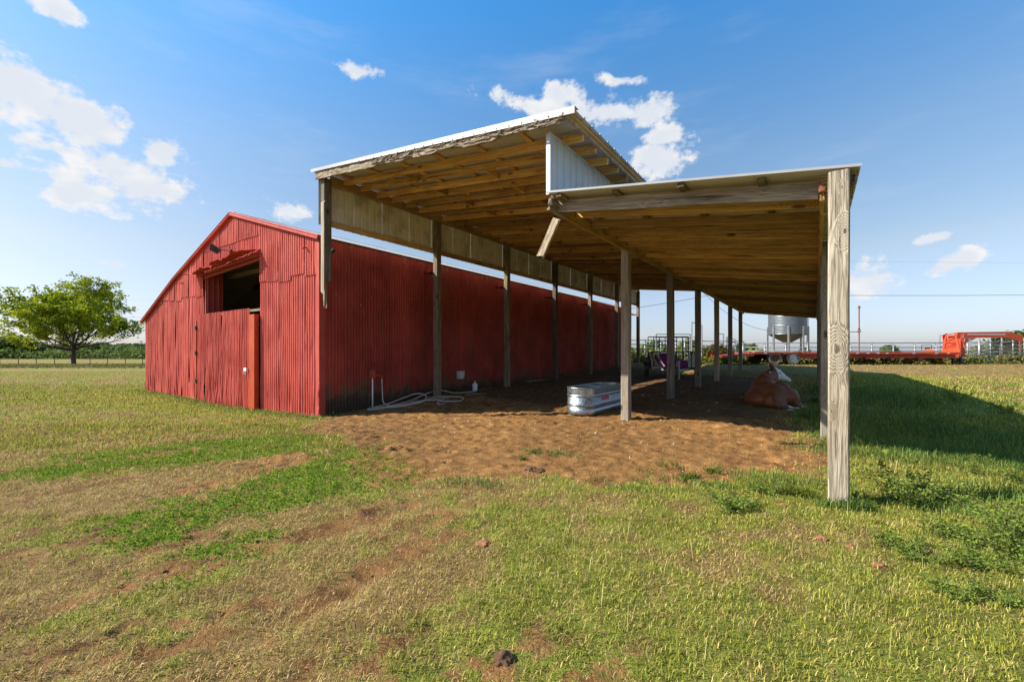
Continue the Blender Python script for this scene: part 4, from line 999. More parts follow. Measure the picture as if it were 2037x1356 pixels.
for p in (1730, 1780, 1836):
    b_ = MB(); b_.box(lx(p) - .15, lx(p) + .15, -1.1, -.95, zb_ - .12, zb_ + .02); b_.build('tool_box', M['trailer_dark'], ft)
b_ = MB(); b_.prism([(XD0 - .005, zt - .002), (XD0 - .005, zt - .06), (lx(1448), zt - .36), (lx(1448), zt - .24)], -1.18, 1.2, 'y'); b_.build('beaver_tail', M['trailer_dark'], ft)
b_ = MB(); b_.prism([(lx(1449), zt + .03), (lx(1492), zt + .01), (lx(1492), zt - .05), (lx(1449), zt - .38)], 1.21, 1.25, 'y'); b_.build('tail_side_plate', M['trailer_red'], ft)
b_ = MB(); b_.prism([(lx(1447), zt - .02), (lx(1460), zt - .0), (lx(1462), zt - .12), (lx(1449), zt - .34)], -1.25, -1.21, 'y'); b_.build('tail_side_plate', M['trailer_red'], ft)
for k in range(4):
    xx = lx(1476 + 6.5 * k); b_ = MB(); b_.bar((xx, -1.2, zt - .36 + .03 * k), (xx + .30, -1.2, zt - .10 + .02 * k), .05, .06); b_.build('ramp_bar', M['trailer_red'], ft)
wr = .44
def wheel(parent, x_, y_, r, wdt, rimm, side=-1, tyre='rubber_dusty'):
    b_ = MB(); pf = [(r * .58, -wdt / 2 + .02), (r * .72, -wdt / 2), (r * .92, -wdt / 2 + .01), (r, -wdt / 2 + .05), (r, wdt / 2 - .05), (r * .92, wdt / 2 - .01), (r * .72, wdt / 2), (r * .58, wdt / 2 - .02), (r * .58, -wdt / 2 + .02)]
    b_.lathe(pf, 28); ty = b_.mesh('wheel', M[tyre], True)
    o = link('wheel', ty, parent, loc=(x_, y_, r)); o.rotation_euler = (R(90), 0, 0)
    b_ = MB(); b_.lathe([(r * .585, .05), (r * .585, .10), (r * .54, .11), (r * .50, .04), (r * .22, .03), (r * .20, .09), (r * .10, .11), (0, .11)], 24); rm = b_.mesh('rim', M[rimm], True)
    link('rim', rm, o, loc=(0, 0, 0.0)); return o
for p, rm_ in ((1542.5, 'rust'), (1579.5, 'grey_box')):
    wheel(ft, lx(p), -1.10, wr, .26, rm_); wheel(ft, lx(p), 1.10, wr, .26, rm_)
    b_ = MB(); b_.tube([(lx(p), -.97, wr), (lx(p), .97, wr)], .06, 8); b_.build('axle', M['black'], ft)
    P = [(lx(p) - .62, zt - .16), (lx(p) - .40, zt - .03), (lx(p) + .40, zt - .03), (lx(p) + .62, zt - .16), (lx(p) + .60, zt - .19), (lx(p) + .38, zt - .06), (lx(p) - .38, zt - .06), (lx(p) - .60, zt - .19)]
    b_ = MB(); b_.prism(P, -1.275, -1.258, 'y'); b_.build('fender', M['black'], ft)
# gooseneck riser: stepped rear face across the deck, side panel, neck and coupler
RN, RF = -.62, .62                        # near and far side of the riser
xr = lx(1911, RN); zt2 = lz(665, RN)
def rface(a, bb, w_, m='trailer_red', nm='riser_bar', dx=0.0):
    b_ = MB(); b_.bar((xr + dx, a[0], a[1]), (xr + dx, bb[0], bb[1]), .05, w_, up=(1, 0, 0)); return b_.build(nm, M[m], ft)
wb_, wt_ = .62, .36                       # half width at the foot and at the top
def ww(z): return wb_ + (wt_ - wb_) * (z - zt) / (zt2 - zt)
ta, tb_, tc_ = zt + .26, (zt + .26 + zt2 - .1) / 2, zt2 - .1
b_ = MB(); b_.prism([(-wb_, zt), (wb_, zt), (ww(ta), ta), (-ww(ta), ta)], xr - .03, xr + .03, 'x'); b_.build('riser_plate', M['trailer_red'], ft)
b_ = MB(); b_.prism([(-ww(tc_), tc_), (ww(tc_), tc_), (wt_, zt2), (-wt_, zt2)], xr - .03, xr + .03, 'x'); b_.build('riser_plate', M['trailer_red'], ft)
for s_ in (-1, 1):
    b_ = MB(); b_.prism([(s_ * ww(ta), ta), (s_ * (ww(ta) - .12), ta), (s_ * (ww(tc_) - .10), tc_), (s_ * ww(tc_), tc_)], xr - .031, xr + .031, 'x'); b_.build('riser_upright', M['trailer_red'], ft)
rface((-ww(tb_) + .1, tb_), (ww(tb_) - .1, tb_), .07, nm='step')
for (za, zb2) in ((ta, tb_), (tb_, tc_)):
    rface((-ww(za) + .16, zb2 - .04), (ww(za) - .16, za + .04), .07, 'trailer_dark', 'step_brace', .035)
b_ = MB(); b_.prism([(-ww(ta) + .1, ta), (ww(ta) - .1, ta), (ww(tc_) - .08, tc_), (-ww(tc_) + .08, tc_)], xr + .10, xr + .12, 'x'); b_.build('step_back_plate', M['trailer_dark'], ft)
x2 = lx(1921, RN)
b_ = MB(); b_.prism([(xr + .03, lz(665, RN)), (x2, lz(661, RN)), (x2, lz(695, RN)), (xr + .12, lz(679, RN)), (xr + .03, lz(672, RN))], RN - .015, RN + .015, 'y'); b_.build('riser_side', M['trailer_red'], ft)
b_ = MB(); b_.prism([(xr + .03, lz(665, RN)), (x2, lz(661, RN)), (x2, lz(695, RN)), (xr + .12, lz(679, RN)), (xr + .03, lz(672, RN))], RF - .015, RF + .015, 'y'); b_.build('riser_side', M['trailer_red'], ft)
b_ = MB(); b_.prism([(xr + .03, lz(673, RN)), (x2 - .01, lz(696, RN)), (x2 - .01, lz(711, RN)), (xr + .03, lz(711, RN))], RN + .02, RF - .02, 'y'); b_.build('riser_foot', M['trailer_dark'], ft)
b_ = MB(); b_.prism([(x2 - .02, lz(661, 0)), (lx(2003, 0), lz(659.5, 0)), (lx(2031, 0), lz(668, 0)), (lx(2029, 0), lz(680, 0)), (lx(2002, 0), lz(671.5, 0)), (x2 - .02, lz(672, 0))], -.11, .11, 'y'); b_.build('gooseneck', M['trailer_red'], ft)
b_ = MB(); b_.bar((lx(1925, -.11), -.114, lz(665, -.11)), (lx(2000, -.11), -.114, lz(665, -.11)), .006, .05); b_.build('neck_stripe', M['white'], ft)
b_ = MB(); b_.prism([(x2 - .3, lz(672.1, -.1)), (lx(1944, -.1), lz(672.1, -.1)), (x2 - .3, lz(694, -.1))], -.06, .06, 'y'); b_.build('gusset', M['trailer_red'], ft)
b_ = MB(); Yd = -.066
b_.prism([(lx(1925.5, Yd), lz(675.5, Yd)), (lx(1933, Yd), lz(675.5, Yd)), (lx(1929.2, Yd), lz(680, Yd))], Yd, Yd + .004, 'y')
b_.bar((lx(1924.5, Yd), Yd, lz(677, Yd)), (lx(1934, Yd), Yd, lz(677, Yd)), .006, .03); b_.bar((lx(1926, Yd), Yd, lz(674.2, Yd)), (lx(1932, Yd), Yd, lz(674.2, Yd)), .006, .03); b_.build('white_emblem', M['white'], ft)
b_ = MB(); Yd = RN - .019
pts = [(1915, 665), (1917, 668), (1914.5, 670.5), (1917.5, 673), (1919.5, 676), (1917, 679.5)]
for q in range(5): b_.bar((lx(pts[q][0], Yd), Yd, lz(pts[q][1], Yd)), (lx(pts[q + 1][0], Yd), Yd, lz(pts[q + 1][1], Yd)), .005, .022)
b_.build('outline_decal', M['white'], ft)
b_ = MB(); b_.box(lx(2025, 0), lx(2031, 0), -.10, .10, lz(682, 0), lz(666, 0)); b_.build('coupler_tube', M['trailer_red'], ft)
b_ = MB(); b_.lathe([(.0, lz(697, 0)), (.10, lz(697, 0)), (.10, lz(687, 0)), (.06, lz(683, 0)), (0, lz(683, 0))], 12, (lx(2028, 0), 0, 0)); b_.build('coupler', M['trailer_red'], ft)
for p in (1896, 1911):
    for y in (-.7, .7):
        b_ = MB(); b_.box(lx(p, -.7) - .06, lx(p, -.7) + .06, y - .06, y + .06, .02, zt - .16); b_.build('landing_leg', M['black'], ft)

# ------------------------------------------------------------------ pipe fences, corral panels, gates
def fence_run(label, cat, p0, p1, z0, z1, heights, nposts, pr_=.045, rr=.034, gz=None, name='pipe_fence', mat_='pipe', post_top=None, parent_group=None):
    a = Vector((*W(p0, z0), 0)); c = Vector((*W(p1, z1), 0)); mid = (a + c) / 2
    f = thing(name, label, cat, (mid.x, mid.y, gz if gz is not None else G(mid.x, mid.y)), group=parent_group); o0 = Vector(f.location)
    top = post_top or max(heights)
    for i in range(nposts):
        p = a.lerp(c, i / (nposts - 1)); g0 = G(p.x, p.y)
        b_ = MB(); b_.tube([Vector((p.x, p.y, g0 - .1)) - o0, Vector((p.x, p.y, g0 + top + .04)) - o0], pr_, 8); b_.build('post', M[mat_], f, smooth=True)
    for h in heights:
        pts = []
        n = max(2, int((c - a).length / 4))
        for i in range(n + 1):
            p = a.lerp(c, i / n); pts.append(Vector((p.x, p.y, G(p.x, p.y) + h)) - o0)
        b_ = MB(); b_.tube(pts, rr, 6); b_.build('rail', M[mat_], f, smooth=True)
    return f
fence_run('long galvanised pipe fence running behind the red flatbed trailer', 'fence', 1478, 1905, 32, 32, [.25, .55, .88, 1.16, 1.50], 11)
fence_run('pipe fence section left of the trailer, behind the black utility trailer', 'fence', 1250, 1345, 31, 33, [.3, .65, 1.0, 1.3, 1.6], 4)
fence_run('pipe corral fence between the tall gate frame and the long trailer fence', 'fence', 1362, 1480, 33, 34, [.3, .6, .95, 1.3, 1.65], 5)
def gate_frame(label, p0, p1, z, h, rails, gname='gate_frame', slope=0):
    a = Vector((*W(p0, z), 0)); c = Vector((*W(p1, z), 0)); m_ = (a + c) / 2; g0 = G(m_.x, m_.y); f = thing(gname, label, 'gate', (m_.x, m_.y, g0)); o0 = Vector(f.location)
    for q, p in enumerate((a, c)):
        b_ = MB(); b_.tube([Vector((p.x, p.y, g0 - .1)) - o0, Vector((p.x, p.y, g0 + h + slope * q)) - o0], .05, 8); b_.build('post', M['pipe'], f)
    for r_ in rails:
        b_ = MB(); b_.tube([Vector((a.x, a.y, g0 + r_)) - o0, Vector((c.x, c.y, g0 + r_ + slope)) - o0], .03, 8); b_.build('rail', M['pipe'], f)
    return f
gate_frame('tall overhead pipe gate frame behind the black utility trailer', 1305, 1373, 30, 2.0, [2.0, 1.78, 1.5, 1.1, .7, .35])
gate_frame('tallest narrow pipe gate frame, right of the overhead gate', 1376, 1396, 33, 3.1, [3.1, 1.4, .8], slope=-.25)
gate_frame('small pipe frame with a stepped top beside the fifth shed post', 1429, 1439, 34, 2.25, [2.25, 1.5, .9])
gate_frame('low curved-top pipe chute frame left of the grain bin', 1446, 1463, 34, 2.0, [2.0, 1.75, 1.3, .8], slope=-.2)
gate_frame('overhead pipe frame behind the trailer riser, its top bar rising to the right', 1869, 1905, 34, 2.1, [2.1, 1.2], slope=.25)
# portable corral panels at the right, behind the gooseneck
fence_run('portable corral panel under the gooseneck with light rails', 'corral panel', 1912, 1947, 30.2, 29.8, [.16, .42, .67, .93, 1.18, 1.45], 2, .042, .038, name='corral_panel', post_top=1.62, parent_group=None)
fence_run('portable corral panel with dark rails between two tall grey posts', 'corral panel', 1948, 1989, 29.6, 29.4, [.16, .42, .67, .93, 1.18, 1.45], 2, .06, .038, name='corral_panel', post_top=1.62)
fence_run('rightmost portable corral panel beside the trailer coupler', 'corral panel', 1990, 2028, 29.2, 28.9, [.12, .38, .64, .90, 1.16, 1.45], 2, .05, .038, name='corral_panel', mat_='dark_post', post_top=1.5)
fence_run('back row of corral panels seen through the nearer ones', 'corral panel', 1925, 2060, 36, 36, [.2, .5, .8, 1.1, 1.4, 1.7], 7, .05, .03, name='corral_panel', post_top=1.95)
fence_run('low pipe fence far right, running out of the picture', 'fence', 2030, 2240, 40, 44, [.3, .7, 1.1, 1.5], 6)
# thin standpipe with crossarm behind the fence
X_, Y_ = W(1709, 36); wp = thing('standpipe_mast', 'thin tall pipe mast with a side arm standing behind the pipe fence', 'mast', (X_, Y_, G(X_, Y_)), TH)
hh = EYE + (Y_H - 613) * 36 / F_PX - G(X_, Y_); ha = EYE + (Y_H - 660) * 36 / F_PX - G(X_, Y_)
b_ = MB(); b_.tube([(0, 0, 0), (0, 0, hh)], .045, 8); b_.build('pole', M['rust'], wp)
b_ = MB(); b_.tube([(0, 0, ha), (-1.3, 0, ha)], .03, 6); b_.build('side_arm', M['rust'], wp)
b_ = MB(); b_.tube([(-.16, 0, ha - .02), (0, 0, ha + .45)], .02, 6); b_.tube([(.16, 0, ha - .02), (0, 0, ha + .45)], .02, 6); b_.tube([(-.16, 0, ha - .02), (.16, 0, ha - .02)], .02, 6); b_.build('triangle_brace', M['rust'], wp)
b_ = MB(); b_.lathe([(0, hh), (.08, hh), (.10, hh + .08), (.06, hh + .2), (0, hh + .22)], 8); b_.build('mast_cap', M['rust'], wp)
# small orange tractor behind the fence
X_, Y_ = W(1848, 42); _t = 0; tr_ = thing('tractor', 'small orange tractor half hidden behind the pipe fence left of the trailer riser', 'tractor', (X_, Y_, G(X_, Y_)), TH + R(60))
b_ = MB(); b_.prism([(-1.3, .75), (.2, .75), (.2, 1.5), (-.2, 1.55), (-1.3, 1.3)], -.3, .3, 'y'); b_.build('hood', M['orange'], tr_)
b_ = MB(); b_.box(.3, 1.1, -.55, .55, 1.15, 1.35); b_.build('fender', M['orange'], tr_)
b_ = MB(); b_.box(.4, .8, -.22, .22, 1.35, 1.8); b_.build('seat', M['black'], tr_)
b_ = MB(); b_.bar((1.0, -.5, 1.2), (1.0, -.5, 2.1), .06, .06); b_.bar((1.0, .5, 1.2), (1.0, .5, 2.1), .06, .06); b_.bar((1.0, -.5, 2.1), (1.0, .5, 2.1), .06, .06); b_.build('roll_bar', M['black'], tr_)
for (x_, y_, r) in ((.7, -.6, .65), (.7, .6, .65), (-1.0, -.5, .38), (-1.0, .5, .38)): wheel(tr_, x_, y_, r, .3, 'orange')
tr_.scale = (.72, .72, .72)

# ------------------------------------------------------------------ grain bin
X_, Y_ = W(1566.5, 45); gb = G(X_, Y_); rb_ = 33.5 * 45 / F_PX
bn = thing('grain_bin', 'galvanised hopper-bottomed grain bin on steel legs behind the trailer', 'grain bin', (X_, Y_, gb), TH)
def bz(py): return EYE + (Y_H - py) * 45 / F_PX - gb
z0_, z1_ = bz(665), 9.0
nr = int((z1_ - z0_) / .075); rings_ = []
k = 0; ringh = (z1_ - z0_) / 7
for k in range(7):
    pf = []
    for j in range(19):
        z = z0_ + ringh * k + ringh * j / 18 * .998; pf.append((rb_ + .012 * math.cos(2 * math.pi * j / 3) - (.004 if k % 2 else 0), z))
    b_ = MB(); b_.lathe(pf, 40); b_.build('ring_panel', M['bin'], bn, smooth=True)
b_ = MB(); b_.lathe([(rb_, z0_), (.22, bz(683)), (.22, bz(686)), (0, bz(686))], 32); b_.build('hopper', M['bin'], bn)
b_ = MB(); b_.lathe([(rb_ + .08, z1_ - .02), (.35, z1_ + 1.0), (.35, z1_ + 1.15), (0, z1_ + 1.2)], 32); b_.build('roof', M['bin'], bn)
for k in range(8):
    a = 2 * math.pi * (k + .35) / 8; x_, y_ = (rb_ + .04) * math.cos(a), (rb_ + .04) * math.sin(a)
    b_ = MB(); b_.box(x_ - .07, x_ + .07, y_ - .07, y_ + .07, -.1, bz(650)); b_.build('leg', M['pipe'], bn)
for s_ in (-.17, .17):
    b_ = MB(); b_.tube([(rb_ + .12, s_ - .3, bz(686)), (rb_ + .12, s_ - .3, 9.0)], .02, 6); b_.build('ladder_rail', M['pipe'], bn)
for k in range(26):
    b_ = MB(); zz = bz(684) + .31 * k; b_.tube([(rb_ + .12, -.47, zz), (rb_ + .12, -.13, zz)], .014, 5); b_.build('ladder_rung', M['pipe'], bn)

# ------------------------------------------------------------------ black utility trailer with purple load, far end of the shed
X_, Y_ = W(1336, 21.5); ug = G(X_, Y_)
ut = thing('utility_trailer', 'black open utility trailer with raised tailgate parked at the far end of the shed', 'trailer', (X_, Y_, ug + .0), TH + R(-14))
up_ = 21.5 / F_PX
BW, BL = 1.02, 1.6
b_ = MB(); b_.box(-BW, BW, -BL, BL, .42, .47); b_.build('bed', M['black'], ut)
for s_ in (-1, 1):
    b_ = MB(); b_.bar((s_ * BW, -BL, .50), (s_ * BW, BL, .50), .06, .08); b_.build('side_rail', M['black'], ut)
    b_ = MB(); b_.bar((s_ * BW, -BL, 1.25), (s_ * BW, BL, 1.25), .05, .05); b_.build('side_rail', M['black'], ut)
    for k in range(6):
        y = -BL + 2 * BL * k / 5; b_ = MB(); b_.bar((s_ * BW, y, .5), (s_ * BW, y, 1.25), .045, .045); b_.build('rail_post', M['black'], ut)
    b_ = MB(); P = [(-.5, .62), (-.34, .80), (.34, .80), (.5, .62), (.47, .60), (.32, .76), (-.32, .76), (-.47, .60)]
    b_.prism(P, s_ * (BW + .04), s_ * (BW + .30), 'x'); b_.build('fender', M['black'], ut)
    o = wheel(ut, s_ * (BW + .17), 0.0, .34, .20, 'grey_box', tyre='rubber'); o.rotation_euler = (R(90), 0, R(90))
b_ = MB()
for y in (-BL, ): b_.bar((-BW, y, 1.25), (BW, y, 1.25), .05, .05); b_.bar((-BW, y, .5), (BW, y, .5), .06, .1)
b_.build('front_rail', M['black'], ut)
for k in range(1, 6):
    x_ = -BW + 2 * BW * k / 6; b_ = MB(); b_.bar((x_, -BL, .5), (x_, -BL, 1.25), .04, .04); b_.build('rail_post', M['black'], ut)
b_ = MB(); b_.bar((-BW, BL + .04, 2.05), (BW, BL + .04, 2.05), .05, .05); b_.bar((-BW, BL + .04, .5), (BW, BL + .04, .5), .05, .05); b_.build('tailgate_frame', M['black'], ut)
for k in range(8):
    x_ = -BW + 2 * BW * k / 7; b_ = MB(); b_.bar((x_, BL + .04, .5), (x_, BL + .04, 2.05), .04, .04); b_.build('tailgate_bar', M['black'], ut)
b_ = MB(); b_.bar((-.6, -BL, .44), (0, -BL - 1.3, .44), .07, .09); b_.bar((.6, -BL, .44), (0, -BL - 1.3, .44), .07, .09); b_.build('drawbar', M['pipe'], ut)
b_ = MB(); b_.tube([(0, -BL - 1.15, .05), (0, -BL - 1.15, .85)], .035, 8); b_.tube([(0, -BL - 1.15, .8), (.14, -BL - 1.15, .84)], .015, 6); b_.build('jack', M['pipe'], ut)
b_ = MB(); b_.box(-.18, .18, -BL - 1.3, -BL - 1.0, 0.0, .05); b_.build('jack_block', M['wood_dark'], ut)
ld = thing('purple_seat', 'purple and black padded vinyl seat back lying in the black utility trailer', 'seat', (X_ , Y_, ug + .47), TH + R(-14))
def pad(name, c, s, m, rot=(0, 0, 0), parent=None):
    bm = bmesh.new(); bmesh.ops.create_cube(bm, size=2, matrix=Matrix.Diagonal((*s, 1))); bmesh.ops.bevel(bm, geom=bm.edges[:], offset=min(s) * .45, segments=3, affect='EDGES')
    for v in bm.verts: v.co += Vector((mnoise.noise(v.co * 5), mnoise.noise(v.co * 5 + Vector((9, 0, 0))), mnoise.noise(v.co * 4 + Vector((0, 7, 0))))) * .02
    me_ = bpy.data.meshes.new(name); bm.to_mesh(me_); bm.free(); me_.materials.append(m); o = link(name, me_, parent, loc=c); o.rotation_euler = [R(q) for q in rot]; return o
pad('backrest', (-.28, -.6, .36), (.42, .14, .34), M['purple'], (-15, 0, 0), ld); pad('side_cover', (-.72, -.65, .33), (.10, .22, .36), M['black'], (0, -35, 0), ld)
pad('pink_piping', (-.58, -.82, .36), (.05, .03, .34), M['pink'], (0, -30, 0), ld); pad('seat_pad', (.36, -.5, .20), (.36, .22, .20), M['purple'], (0, 8, 0), ld); pad('pink_panel', (.14, -.76, .17), (.08, .03, .15), M['pink'], (0, 20, 0), ld)
pk = thing('silver_bag', 'crumpled silver sheet beside the purple seat in the utility trailer', 'bag', (X_, Y_, ug + .47), TH + R(-14))
pad('sheet', (-.10, -1.0, .12), (.14, .12, .12), M['silver'], (20, 10, 0), pk)
sg_ = thing('grey_crate', 'grey plastic panel standing at the right of the utility trailer load', 'crate', (X_, Y_, ug + .47), TH + R(-14))
pad('panel', (.80, -.9, .32), (.15, .05, .31), M['grey_box'], (0, 0, 0), sg_)

# ------------------------------------------------------------------ wires
def wire(label, pts, r, name='overhead_wire'):
    P = [Vector(p) for p in pts]; o0 = P[0].copy(); b_ = MB(); b_.tube([p - o0 for p in P], r, 5); o = b_.build(name, M['wire'], None, loc=o0); put(o, name, label, 'wire'); return o
def at(px, py, z): X, Y = W(px, z); return Vector((X, Y, EYE + (Y_H - py) * z / F_PX))
def sag(a, bb, s, n=16): return [a.lerp(bb, i / n) - Vector((0, 0, s * 4 * (i / n) * (1 - i / n))) for i in range(n + 1)]
wire('dark overhead wire crossing the pale sky right of the front shed post', sag(at(1560, 587, 60), at(2400, 583, 60), .15), .03)
wire('overhead wire seen between shed posts, rising to the right', sag(at(1180, 622, 40), at(1500, 566, 40), .3), .02)
wire('sagging wire dropping to the grain bin leg', sag(at(1380, 560, 44), at(1534, 658, 44.5), 1.1), .018)
wire('lowest overhead wire between the pecan tree and the barn', sag(at(-200, 631, 120), at(420, 629, 120), .3), .04)
wire('faint upper overhead wire between the tree and the barn', sag(at(-200, 596, 130), at(420, 594, 130), .3), .02)
wire('faint wire high over the right pasture', sag(at(1500, 518, 150), at(2400, 523, 150), .3), .02)

# ------------------------------------------------------------------ wire fence on the left pasture
a = Vector((*W(-700, 66), 0)); c = Vector((*W(520, 74), 0)); mid = (a + c) / 2
wf = thing('wire_fence', 'barbed wire fence with slim dark posts across the left pasture', 'fence', (mid.x, mid.y, G(mid.x, mid.y))); o0 = Vector(wf.location)
b_ = MB(); b_.tube([(0, 0, -.1), (0, 0, 1.35)], .05, 6); pm = b_.mesh('post', M['dark_post'])
npo = 34
for i in range(npo):
    p = a.lerp(c, i / (npo - 1)); p.z = G(p.x, p.y); o = link('post', pm, wf, loc=p - o0); o.rotation_euler = (random.uniform(-.04, .04), random.uniform(-.04, .04), 0)
for h in (.35, .65, .95, 1.2):
    pts = [a.lerp(c, i / 40) for i in range(41)]; b_ = MB(); b_.tube([Vector((p.x, p.y, G(p.x, p.y) + h)) - o0 for p in pts], .012, 4); b_.build('wire', M['wire'], wf)
# ------------------------------------------------------------------ trees
def arr(*x): return np.array(x, float)[None]
def leaf_quads(P, size, seed, flat=.5, elong=1.7):
    """one small bent leaf (two triangles as a kite) per point"""
    r = np.random.default_rng(seed); n = len(P)
    a = r.uniform(0, 2 * np.pi, n); tilt = r.normal(0, flat, n); s = size * r.uniform(.6, 1.35, n)
    u = np.stack([np.cos(a) * np.cos(tilt), np.sin(a) * np.cos(tilt), np.sin(tilt)], 1)
    b2 = r.uniform(0, 2 * np.pi, n); h = np.stack([np.cos(b2), np.sin(b2), r.uniform(-1, 1, n) * .9], 1)
    v = np.cross(u, h); v /= np.linalg.norm(v, axis=1)[:, None] + 1e-9
    u *= (s * elong / 2)[:, None]; v *= (s / 2)[:, None]
    V = np.stack([P - u, P + v, P + u, P - v], 1).reshape(-1, 3); Q = np.arange(4 * n).reshape(n, 4)
    return V, Q
def grow(trunk_h, trunk_r, limbs, levels, spread, seed, crown_rx, crown_z0, crown_z1, lean=0.0):
    """limb skeleton: tubes, plus the twig points that leaves sit on"""
    r = random.Random(seed); segs = []; tips = []
    def inside(p): 
        zc = (crown_z0 + crown_z1) / 2; hz_ = (crown_z1 - crown_z0) / 2
        return (p.x / crown_rx) ** 2 + (p.y / crown_rx) ** 2 + ((p.z - zc) / hz_) ** 2
    def limb(p, d_, ln, rad, lv):
        pts = [p.copy()]; rs = [rad]; n = 5
        for i in range(n):
            d_ = (d_ + Vector((r.uniform(-1, 1), r.uniform(-1, 1), r.uniform(-.6, .8))) * .16).normalized()
            if lv >= 1: d_ = (d_ + Vector((0, 0, .05))).normalized()
            p = p + d_ * ln / n
            pts.append(p.copy()); rs.append(rad * (1 - .5 * (i + 1) / n))
        segs.append((pts, rs, lv))
        if inside(p) > 1.25 or lv >= levels: tips.append(pts); return
        kids = r.choice((2, 3, 3)) if lv else 3
        for k in range(kids):
            i = n if k == 0 else r.randint(2, n - 1)
            dd = (d_ * r.uniform(.7, 1.0) + Vector((r.uniform(-1, 1), r.uniform(-1, 1), r.uniform(-.45, .65))) * spread).normalized()
            limb(pts[i].copy(), dd, ln * r.uniform(.62, .82), rs[i] * .72, lv + 1)
        if lv >= 2: tips.append(pts)
    for k in range(limbs):
        a = 2 * math.pi * k / limbs + r.uniform(-.3, .3); e = r.uniform(.25, 1.1) if k % 3 == 1 else (r.uniform(1.2, 3.0) if k % 3 else r.uniform(-.02, .3))
        limb(Vector((0, 0, trunk_h * r.uniform(.75, 1.0))), Vector((math.cos(a), math.sin(a), e)).normalized(), crown_rx * r.uniform(.38, .5), trunk_r * .48, 0)
    return segs, tips
def tree_meshes(seed, trunk_h, trunk_r, limbs, levels, spread, rx, z0, z1, nleaf, lsize, greens, clump=.9, skirt=.3, bear=1.0):
    segs, tips = grow(trunk_h, trunk_r, limbs, levels, spread, seed, rx, z0, z1)
    tb = MB(); tb.tube([(0, 0, -.4), (.02, 0, .0), (0, .03, trunk_h * .5), (0, 0, trunk_h)], [trunk_r * 1.45, trunk_r * 1.12, trunk_r * .92, trunk_r * .85], 12)
    lb = MB()
    for pts, rs, lv in segs:
        lb.tube(pts, rs, 7 if lv < 2 else 4, cap=False)
    r = np.random.default_rng(seed); rr_ = random.Random(seed + 9); tips = [q for q in tips if rr_.random() < bear]; T_ = [p for pts in tips for p in pts[2:]]; T_ = np.array([tuple(p) for p in T_])
    zc, hz_ = (z0 + z1) / 2, (z1 - z0) / 2
    e = (T_[:, 0] / rx) ** 2 + (T_[:, 1] / rx) ** 2 + ((T_[:, 2] - zc) / hz_) ** 2
    T_ = T_[(e < 1.35) & (T_[:, 2] > z0 - skirt * 2)]
    idx = r.integers(0, len(T_), nleaf); P = T_[idx] + r.normal(0, clump, (nleaf, 3)) * np.array([1, 1, .55])
    e = (P[:, 0] / rx) ** 2 + (P[:, 1] / rx) ** 2 + ((P[:, 2] - zc) / hz_) ** 2
    P = P[(e < 1.35 + .7 * pn(P[:, 0] * .3, P[:, 1] * .3 + P[:, 2] * .3)) & (P[:, 2] > z0 - .3)]
    V, Q = leaf_quads(P, lsize, seed + 1)
    tone = np.clip(.5 + .9 * pn(P[:, 0] * .35 + 3, P[:, 2] * .45 + P[:, 1] * .35) + r.normal(0, .16, len(P)), 0, 1)
    g0, g1 = np.array(greens[0]), np.array(greens[1]); c = g0[None] * (1 - tone[:, None]) + g1[None] * tone[:, None]
    cm = np_mesh('foliage', V, Q, None, M['leaf'], np.repeat(c, 4, 0))
    return tb.mesh('trunk', M['bark'], True), lb.mesh('limbs', M['bark'], True), cm
def make_tree(meshes, name, label, cat, loc, rz=0, sc=(1, 1, 1), group=None):
    t_ = thing(name, label, cat, loc, rz, group); t_.scale = sc
    link('trunk', meshes[0], t_, loc=(0, 0, 0)); link('limbs', meshes[1], t_, loc=(0, 0, 0)); o = link('foliage', meshes[2], t_, loc=(0, 0, 0)); o['kind'] = 'stuff'
    return t_
X_, Y_ = W(146, 76); gt = G(X_, Y_)
pec = tree_meshes(15, 3.2, .36, 13, 5, .95, 11.4, .2, 15.2, 30000, .25, ((.085, .14, .012), (.42, .46, .03)), clump=.40, bear=.26)
make_tree(pec, 'pecan_tree', 'broad spreading green tree standing alone by the wire fence on the left', 'tree', (X_, Y_, gt), TH + .4, (.91, .91, 1.0))
wood_m = [tree_meshes(s_, 2.0, .3, 8, 3, .9, 5.2, -1.0, 8.5, 7000, .60, gg, clump=1.0, skirt=3.0) for s_, gg in ((21, ((.060, .10, .030), (.17, .23, .065))), (22, ((.080, .115, .030), (.23, .26, .07))), (23, ((.055, .09, .038), (.15, .20, .075))))]  # leaf greens lightened, distance haze put into the colour
r_ = random.Random(5); wl = []
wk = ['dark green', 'yellowish green', 'dull blue-green']
for i in range(64):
    px = -330 + 980 * i / 63 + r_.uniform(-8, 8); z = r_.uniform(165, 215); X_, Y_ = W(px, z); k = r_.randrange(3); hgt = r_.uniform(.85, 1.25) * (1.35 if px < 40 else 1.0)
    wl.append((X_, Y_, k, hgt, px))
for X_, Y_, k, hgt, px in wl:
    make_tree(wood_m[k], 'woodland_tree', '%s tree in the far woodland edge across the left pasture' % wk[k], 'tree', (X_, Y_, G(X_, Y_) - .8), r_.uniform(0, 6), (hgt * 1.15, hgt * 1.15, hgt * .88), group='%s trees of the far woodland edge' % wk[k])
n = 26000; px = rng.uniform(-400, 700, n); zz = rng.uniform(158, 200, n); xc = (px - CX) / F_PX * zz; X = xc * CT - zz * ST; Y = xc * ST + zz * CT
P = np.stack([X, Y, g_base(X, Y) + rng.uniform(-.5, 3.6, n) * (1 + .8 * pn(X * .12, Y * .12))], 1); V, Q = leaf_quads(P, .75, 91, .6, 1.4); k = np.clip(rng.normal(.45, .3, n) + .5 * pn(X * .15, Y * .15), 0, 1)[:, None]; c = arr(.06, .095, .03) * (1 - k) + arr(.19, .24, .065) * k  # brush greens carry the same haze lightening
